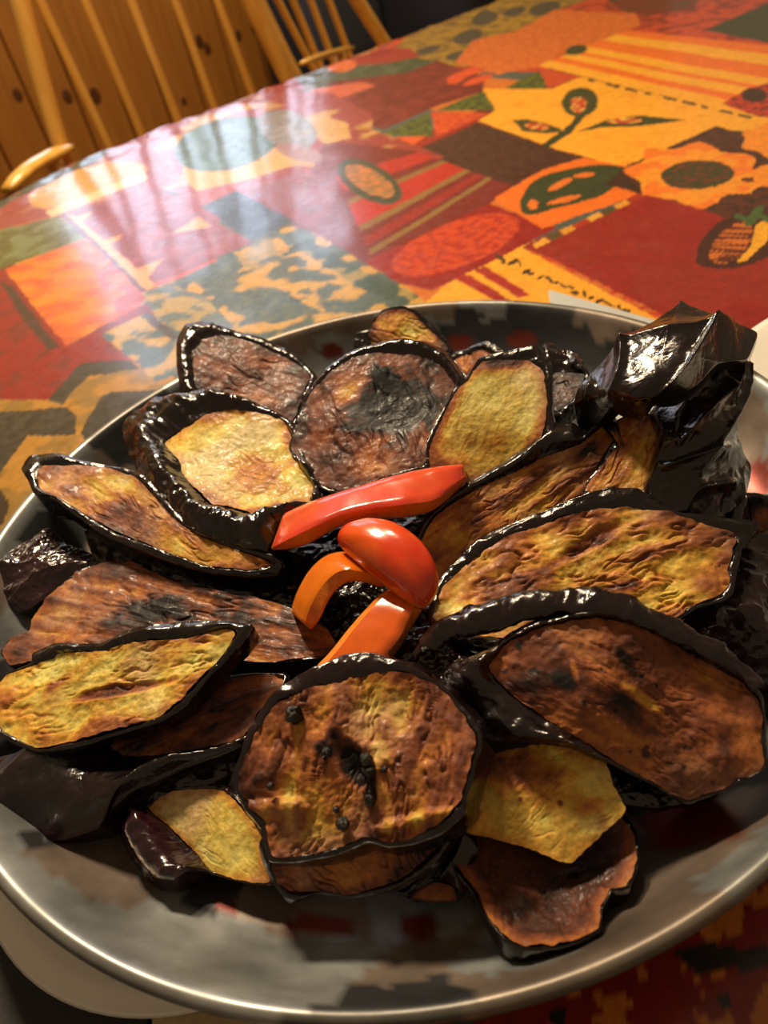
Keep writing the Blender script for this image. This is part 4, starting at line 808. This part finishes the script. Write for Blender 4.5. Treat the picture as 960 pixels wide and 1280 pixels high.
# charred crumbs on the round slice
cz = tps([(292, 980, .047), (450, 822, .059), (598, 915, .053), (580, 1010, .047), (450, 1055, .040), (340, 1075, .039), (440, 950, .050)])
crr = np.random.RandomState(11)
for (u, v, r) in ((367, 893, .0022), (458, 950, .0017), (461, 964, .0015), (452, 975, .0014), (462, 1000, .0014), (428, 1030, .0017), (338, 983, .0010), (408, 940, .0012), (480, 962, .0009), (420, 1012, .0009)):
    c = onz([(u, v)], cz(np.array([[u, v]])) + .0012)[0]
    th = np.linspace(0, 2 * math.pi, 14, endpoint=False); ph = np.linspace(-1.5, 1.5, 9)
    D = np.concatenate([np.stack([np.cos(th) * math.cos(a), np.sin(th) * math.cos(a), np.full(14, math.sin(a))], 1) for a in ph])
    Vc = c + D * r * (1 + 0.45 * fbm(D * 1.7 + u, 3))[:, None]
    mesh_obj('char_crumb', Vc, [tuple(f) for f in grid_faces(9, 14)] + [tuple(range(14))[::-1], tuple(range(112, 126))], M_CHAR, Mt, Mb)
Z_o = [(690, 560), (740, 545), (800, 560), (850, 620), (830, 680), (740, 690), (690, 640)]
aub('added dark filler slice closing the gap beside the folded skin', Z_o, None, [(700, 600, .038), (800, 570, .040), (800, 680, .036)], thick=.010, hump=.001, wrink=.0015)  # dark filler, added where the pale dish showed through
Z2_o = [(120, 950), (220, 905), (330, 890), (345, 960), (320, 1030), (240, 1030), (150, 1010)]
aub('added dark filler slice for the shade beneath the left slices and the round one', Z2_o, None, [(140, 980, .022), (320, 900, .026), (300, 1020, .022)], thick=.008, hump=.002, wrink=.0012)  # added filler: its black colour stands in for the gap's shade
Z3_o = [(110, 665), (160, 645), (300, 680), (400, 700), (420, 750), (300, 760), (180, 725), (120, 700)]
aub('added dark filler slice beneath the long golden slice at the left', Z3_o, None, [(110, 670, .032), (400, 700, .032), (300, 755, .030)], thick=.006, hump=.001, wrink=.0012)  # added filler, hides lit dish floor below the golden slice
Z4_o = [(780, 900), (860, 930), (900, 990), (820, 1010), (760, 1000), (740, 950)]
aub('added dark filler slice for the shade under the big reddish slice', Z4_o, None, [(770, 920, .026), (890, 960, .024), (780, 1005, .022)], thick=.008, hump=.001, wrink=.0012)  # added dark filler, makes the shade below the big slice
# added dark filler keeping the heap's middle dark, then a low skin scrap
X_o = [(300, 700), (380, 630), (480, 600), (560, 620), (570, 720), (570, 800), (520, 860), (420, 870), (320, 830)]
aub('added dark filler slice in the gap between the pepper strips in the centre of the heap', X_o, None, [(300, 760, .020), (450, 700, .024), (550, 760, .026), (450, 860, .024)], thick=.007, hump=.003, wrink=.0015, skin_t=.1)
Y_o = [(500, 810), (560, 790), (600, 830), (590, 900), (600, 960), (540, 960), (500, 900)]
aub('black glossy skin scrap between the round slice and the big reddish slice', Y_o, None, [(500, 850, .036), (570, 800, .042), (590, 940, .034)], thick=.010, hump=.003, wrink=.0022, wf=80, skin_t=.0)

# ------------------------------------------------------------------ pepper pieces
PS, PO, PY = lin((226, 58, 28)), lin((236, 110, 26)), lin((238, 148, 50))
PG = 'raw pepper strips on top of the heap'
def loft(label, curves, skin_seg, n=90, cskin=PS, cflesh=PO, rnd=2, warm=0.25):
    """curves: closed cross-section rows, each (pixel polyline, z list); rounded, ends capped"""
    rows = []
    for px, z in curves:
        px = np.asarray(px, float); zz = np.interp(np.linspace(0, 1, len(px)), np.linspace(0, 1, len(z)), z)
        rows.append(spline(onz(px, zz), n, False))
    R = np.stack(rows, 1)                              # n x k x 3
    k = R.shape[1]; lab = np.array([1 if i in skin_seg else 0 for i in range(k)])
    # rounded closed section: corner cutting keeps the section but softens the corners
    Q = []; lb = []
    for i in range(k):
        a, b = R[:, i], R[:, (i + 1) % k]
        for t in (0.10, 0.22, 0.4, 0.6, 0.78, 0.90): Q.append(a + (b - a) * t); lb.append(lab[i])
    Q = np.stack(Q, 1); lb = np.array(lb); m_ = Q.shape[1]
    cen = Q.mean(1, keepdims=True)
    Q = Q + (Q - cen) * (0.05 * fbm(Q.reshape(-1, 3) * 90, 2)).reshape(n, m_, 1)
    endk = np.ones(n); endk[0] = endk[-1] = 0.86; endk[1] = endk[-2] = 0.96
    Q = cen + (Q - cen) * endk[:, None, None]
    Q = np.concatenate([cen[:1] + (Q[:1] - cen[:1]) * 0.02, Q, cen[-1:] + (Q[-1:] - cen[-1:]) * 0.02]); nn_ = n + 2
    V = Q.reshape(-1, 3); Fc = grid_faces(nn_, m_)
    fl_ = lb[(np.arange(len(Fc)) % m_)].copy(); fl_[:m_ * 1] = 0; fl_[-m_:] = 0
    b = V.mean(0); b[2] = V[:, 2].min(); b = tuple(b)
    t = thing('pepper_strip', label, 'pepper strip', b, PG)
    nz = fbm(V * 55, 3)[:, None]; nz2 = fbm(V * 200, 3)[:, None]
    for nm, sel, col, mat in (('skin', fl_ == 1, cskin + (PO - cskin) * np.clip(warm + 0.5 * nz, 0, 1), M_PEPPER_SKIN), ('flesh', fl_ == 0, cflesh + (PY - cflesh) * np.clip(0.3 + 0.6 * nz + .3 * nz2, 0, 1), M_PEPPER_FLESH)):
        f = Fc[sel]
        if len(f) == 0: continue
        us = np.unique(f); rm = -np.ones(len(V), int); rm[us] = np.arange(len(us))
        mesh_obj(nm, V[us], rm[f], mat, t, b, color=col[us])
    return t
off = lambda pts, dx, dy: [(x + dx, y + dy) for x, y in pts]
# curved lower arch (orange), first because the cap rests on it
outer3 = kr([(150, 705), (170, 630), (220, 540), (280, 472), (340, 446), (400, 450), (470, 490), (545, 565)])
mid3 = kr([(205, 752), (235, 660), (285, 580), (340, 530), (390, 515), (430, 520), (490, 540), (548, 580)])
inner3 = kr([(237, 782), (272, 735), (300, 670), (340, 610), (380, 580), (420, 572), (480, 580), (540, 600)])
loft('orange curved pepper piece arching below the red cap', [(outer3, [.044, .052, .057, .056, .052]), (mid3, [.046, .055, .060, .059, .055]), (inner3, [.042, .051, .055, .054, .050]), (inner3, [.036, .043, .047, .046, .042]), (outer3, [.036, .044, .047, .046, .042])], (0,), cskin=lin((228, 122, 24)), cflesh=lin((222, 112, 18)), warm=.3)
l4 = kr([(200, 1005), (270, 925), (380, 800), (500, 660), (575, 600), (620, 585)]); m4_ = kr([(480, 1000), (545, 900), (620, 800), (655, 720), (690, 665), (700, 640)])
r4 = kr([(530, 1000), (600, 880), (650, 800), (700, 720), (715, 680), (720, 650)])
loft('orange pepper strip running under the red cap towards the round slice', [(l4, [.046, .050, .054, .053]), (m4_, [.047, .051, .055, .054]), (r4, [.041, .044, .048, .048]), (r4, [.036, .040, .043, .043]), (l4, [.038, .042, .045, .045])], (0,), cskin=lin((228, 96, 32)), cflesh=lin((234, 128, 36)), warm=.35)
t1 = kr([(118, 280), (210, 240), (300, 208), (480, 150), (700, 95), (868, 71), (890, 76)])
g1 = kr([(72, 425), (135, 388), (260, 326), (390, 276), (520, 250), (640, 234), (770, 215), (905, 128)])
b1 = kr([(62, 437), (140, 432), (230, 405), (340, 346), (430, 322), (500, 306), (600, 300), (700, 285), (770, 262), (902, 150)])
loft('long red pepper strip lying across the middle of the heap', [(t1, [.055, .062, .065, .064, .060]), (g1, [.054, .063, .066, .065, .060]), (b1, [.050, .056, .058, .058, .055]), (b1, [.046, .050, .051, .051, .050]), (t1, [.048, .052, .054, .054, .052])], (0, 4), n=110, cskin=lin((220, 66, 44)), cflesh=lin((236, 122, 44)), warm=.15)
# red cap: convex wedge of skin over a flat orange underside
cap_o = kr([(350, 382), (380, 342), (440, 320), (500, 314), (600, 335), (700, 400), (760, 480), (781, 560), (765, 625), (715, 676), (640, 642), (590, 606), (480, 522), (400, 452), (360, 412)])
oc = spline(cap_o, 140); cc0 = oc.mean(0); zf = tps([(425, 670, .061), (480, 652, .063), (545, 715, .060), (528, 755, .056), (470, 710, .060)])
rings = []
for sr in np.linspace(0.005, 1, 30):
    uv = cc0 + (oc - cc0) * sr; P = onz(uv, zf(uv)); rings.append(P + EZ * 0.0068 * math.sqrt(max(0, 1 - sr ** 2.2)) + EZ * 0.0)
bot = rings[-1]; b0 = tuple(onz([cc0], .056)[0])
ct = thing('pepper_strip', 'rounded red pepper cap in the centre, uppermost of the pepper pieces', 'pepper strip', b0, PG)
V = np.concatenate(rings); nz = fbm(V * 60, 3)[:, None]
mesh_obj('skin', V, grid_faces(30, 140), M_PEPPER_SKIN, ct, b0, color=PS + (PO - PS) * np.clip(.18 + .5 * nz, 0, 1))
low = [bot, bot - EZ * 0.0012, bot.mean(0) + (bot - bot.mean(0)) * 0.94 - EZ * 0.003, bot.mean(0) + (bot - bot.mean(0)) * 0.02 - EZ * 0.003]
V = np.concatenate(low); mesh_obj('flesh', V, grid_faces(4, 140), M_PEPPER_FLESH, ct, b0, color=PO + (PY - PO) * .3 * np.ones((len(V), 1)))

# ------------------------------------------------------------------ small tableware around the dish
def lathe(name, c, prof, mat, n=96):
    th = np.linspace(0, 2 * math.pi, n, endpoint=False); pr = spline(np.array(prof), 60, False)
    V = np.concatenate([np.stack([c[0] + r * np.cos(th), c[1] + r * np.sin(th), np.full(n, c[2] + z)], 1) for r, z in pr])
    return mesh_obj(name, V, grid_faces(60, n), mat, base=c)
def plate_prof(R): return [(0.0005, 0.004), (R * .6, 0.004), (R * .72, 0.006), (R * .97, 0.0125), (R, 0.0130), (R * 1.0, 0.0118), (R * .74, 0.0038), (R * .58, 0.0005), (0.0005, 0.0005)]
tag(lathe('plate', (0.252, 0.002, 0.0), plate_prof(0.110), M_PORCELAIN), 'white porcelain plate partly hidden behind the dish at the right', 'plate')
saucer_prof = [(0.0005, 0.0012), (0.060, 0.0012), (0.0708, 0.0012), (0.0712, 0.0006), (0.0708, 0.0001), (0.0005, 0.0001)]
tag(lathe('trivet', (-0.0769, -0.0615, 0.0023), [(r, z - 0.0) for r, z in saucer_prof], M_PORCELAIN), 'flat white round table mat showing under the front-left of the dish', 'table mat')
mc = np.array([-0.145, -0.155, 0.0012]); ma = math.radians(8); mu = np.array([math.cos(ma), math.sin(ma), 0]); mv = np.array([-math.sin(ma), math.cos(ma), 0])
tag(mesh_obj('placemat', *boxmesh(mc, mu, mv, EZ, 0.0585, 0.10, 0.0009, 0.3), M_MAT), 'plain dark grey placemat at the front-left corner of the photo', 'placemat')
nc = np.array([-0.055, -0.172, 0.0012])
tag(mesh_obj('napkin', *boxmesh(nc, mu, mv, EZ, 0.030, 0.042, 0.0009, 0.3), M_CREAM), 'cream cloth napkin edge beside the dark placemat', 'napkin')
# knife lying behind the dish
kt = onz([(680, 367)], .004)[0]; ke = onz([(800, 402)], .004)[0]; kd = (ke - kt); kd[2] = 0; kd /= np.linalg.norm(kd); kn = np.array([-kd[1], kd[0], 0])
kb = tuple(kt + kd * 0.1 - EZ * 0.0035)
kn_t = thing('table_knife', 'steel knife with its blade tip showing behind the dish rim', 'knife', kb)
bw = [(0, 0.0005), (0.010, 0.006), (0.025, 0.008), (0.05, 0.008), (0.075, 0.007)]
V = []
for zt in (0.0, 0.0012):
    for l, w in bw: V += [kt + kd * l + kn * 0.005 + EZ * (zt - 0.001), kt + kd * l + kn * (0.005 - 2 * w) + EZ * (zt - 0.001)]
n_ = len(bw); Fk = []
for i in range(n_ - 1):
    a = 2 * i; Fk += [(a, a + 1, a + 3, a + 2), (a + 2 * n_, a + 2 + 2 * n_, a + 3 + 2 * n_, a + 1 + 2 * n_), (a, a + 2, a + 2 + 2 * n_, a + 2 * n_), (a + 1, a + 1 + 2 * n_, a + 3 + 2 * n_, a + 3)]
Fk += [(0, 2 * n_, 2 * n_ + 1, 1), (2 * n_ - 2, 2 * n_ - 1, 4 * n_ - 1, 4 * n_ - 2)]
mesh_obj('blade', np.array(V), Fk, M_STEEL, kn_t, kb, shade=False)
hp = [kt + kd * (0.073 + q) - kn * 0.002 + EZ * 0.001 for q in (0, 0.015, 0.03, 0.045, 0.055)]
mesh_obj('handle', *tube(hp, [0.004, 0.006, 0.0065, 0.0065, 0.004], 12, 0.55), M_STEEL, kn_t, kb)
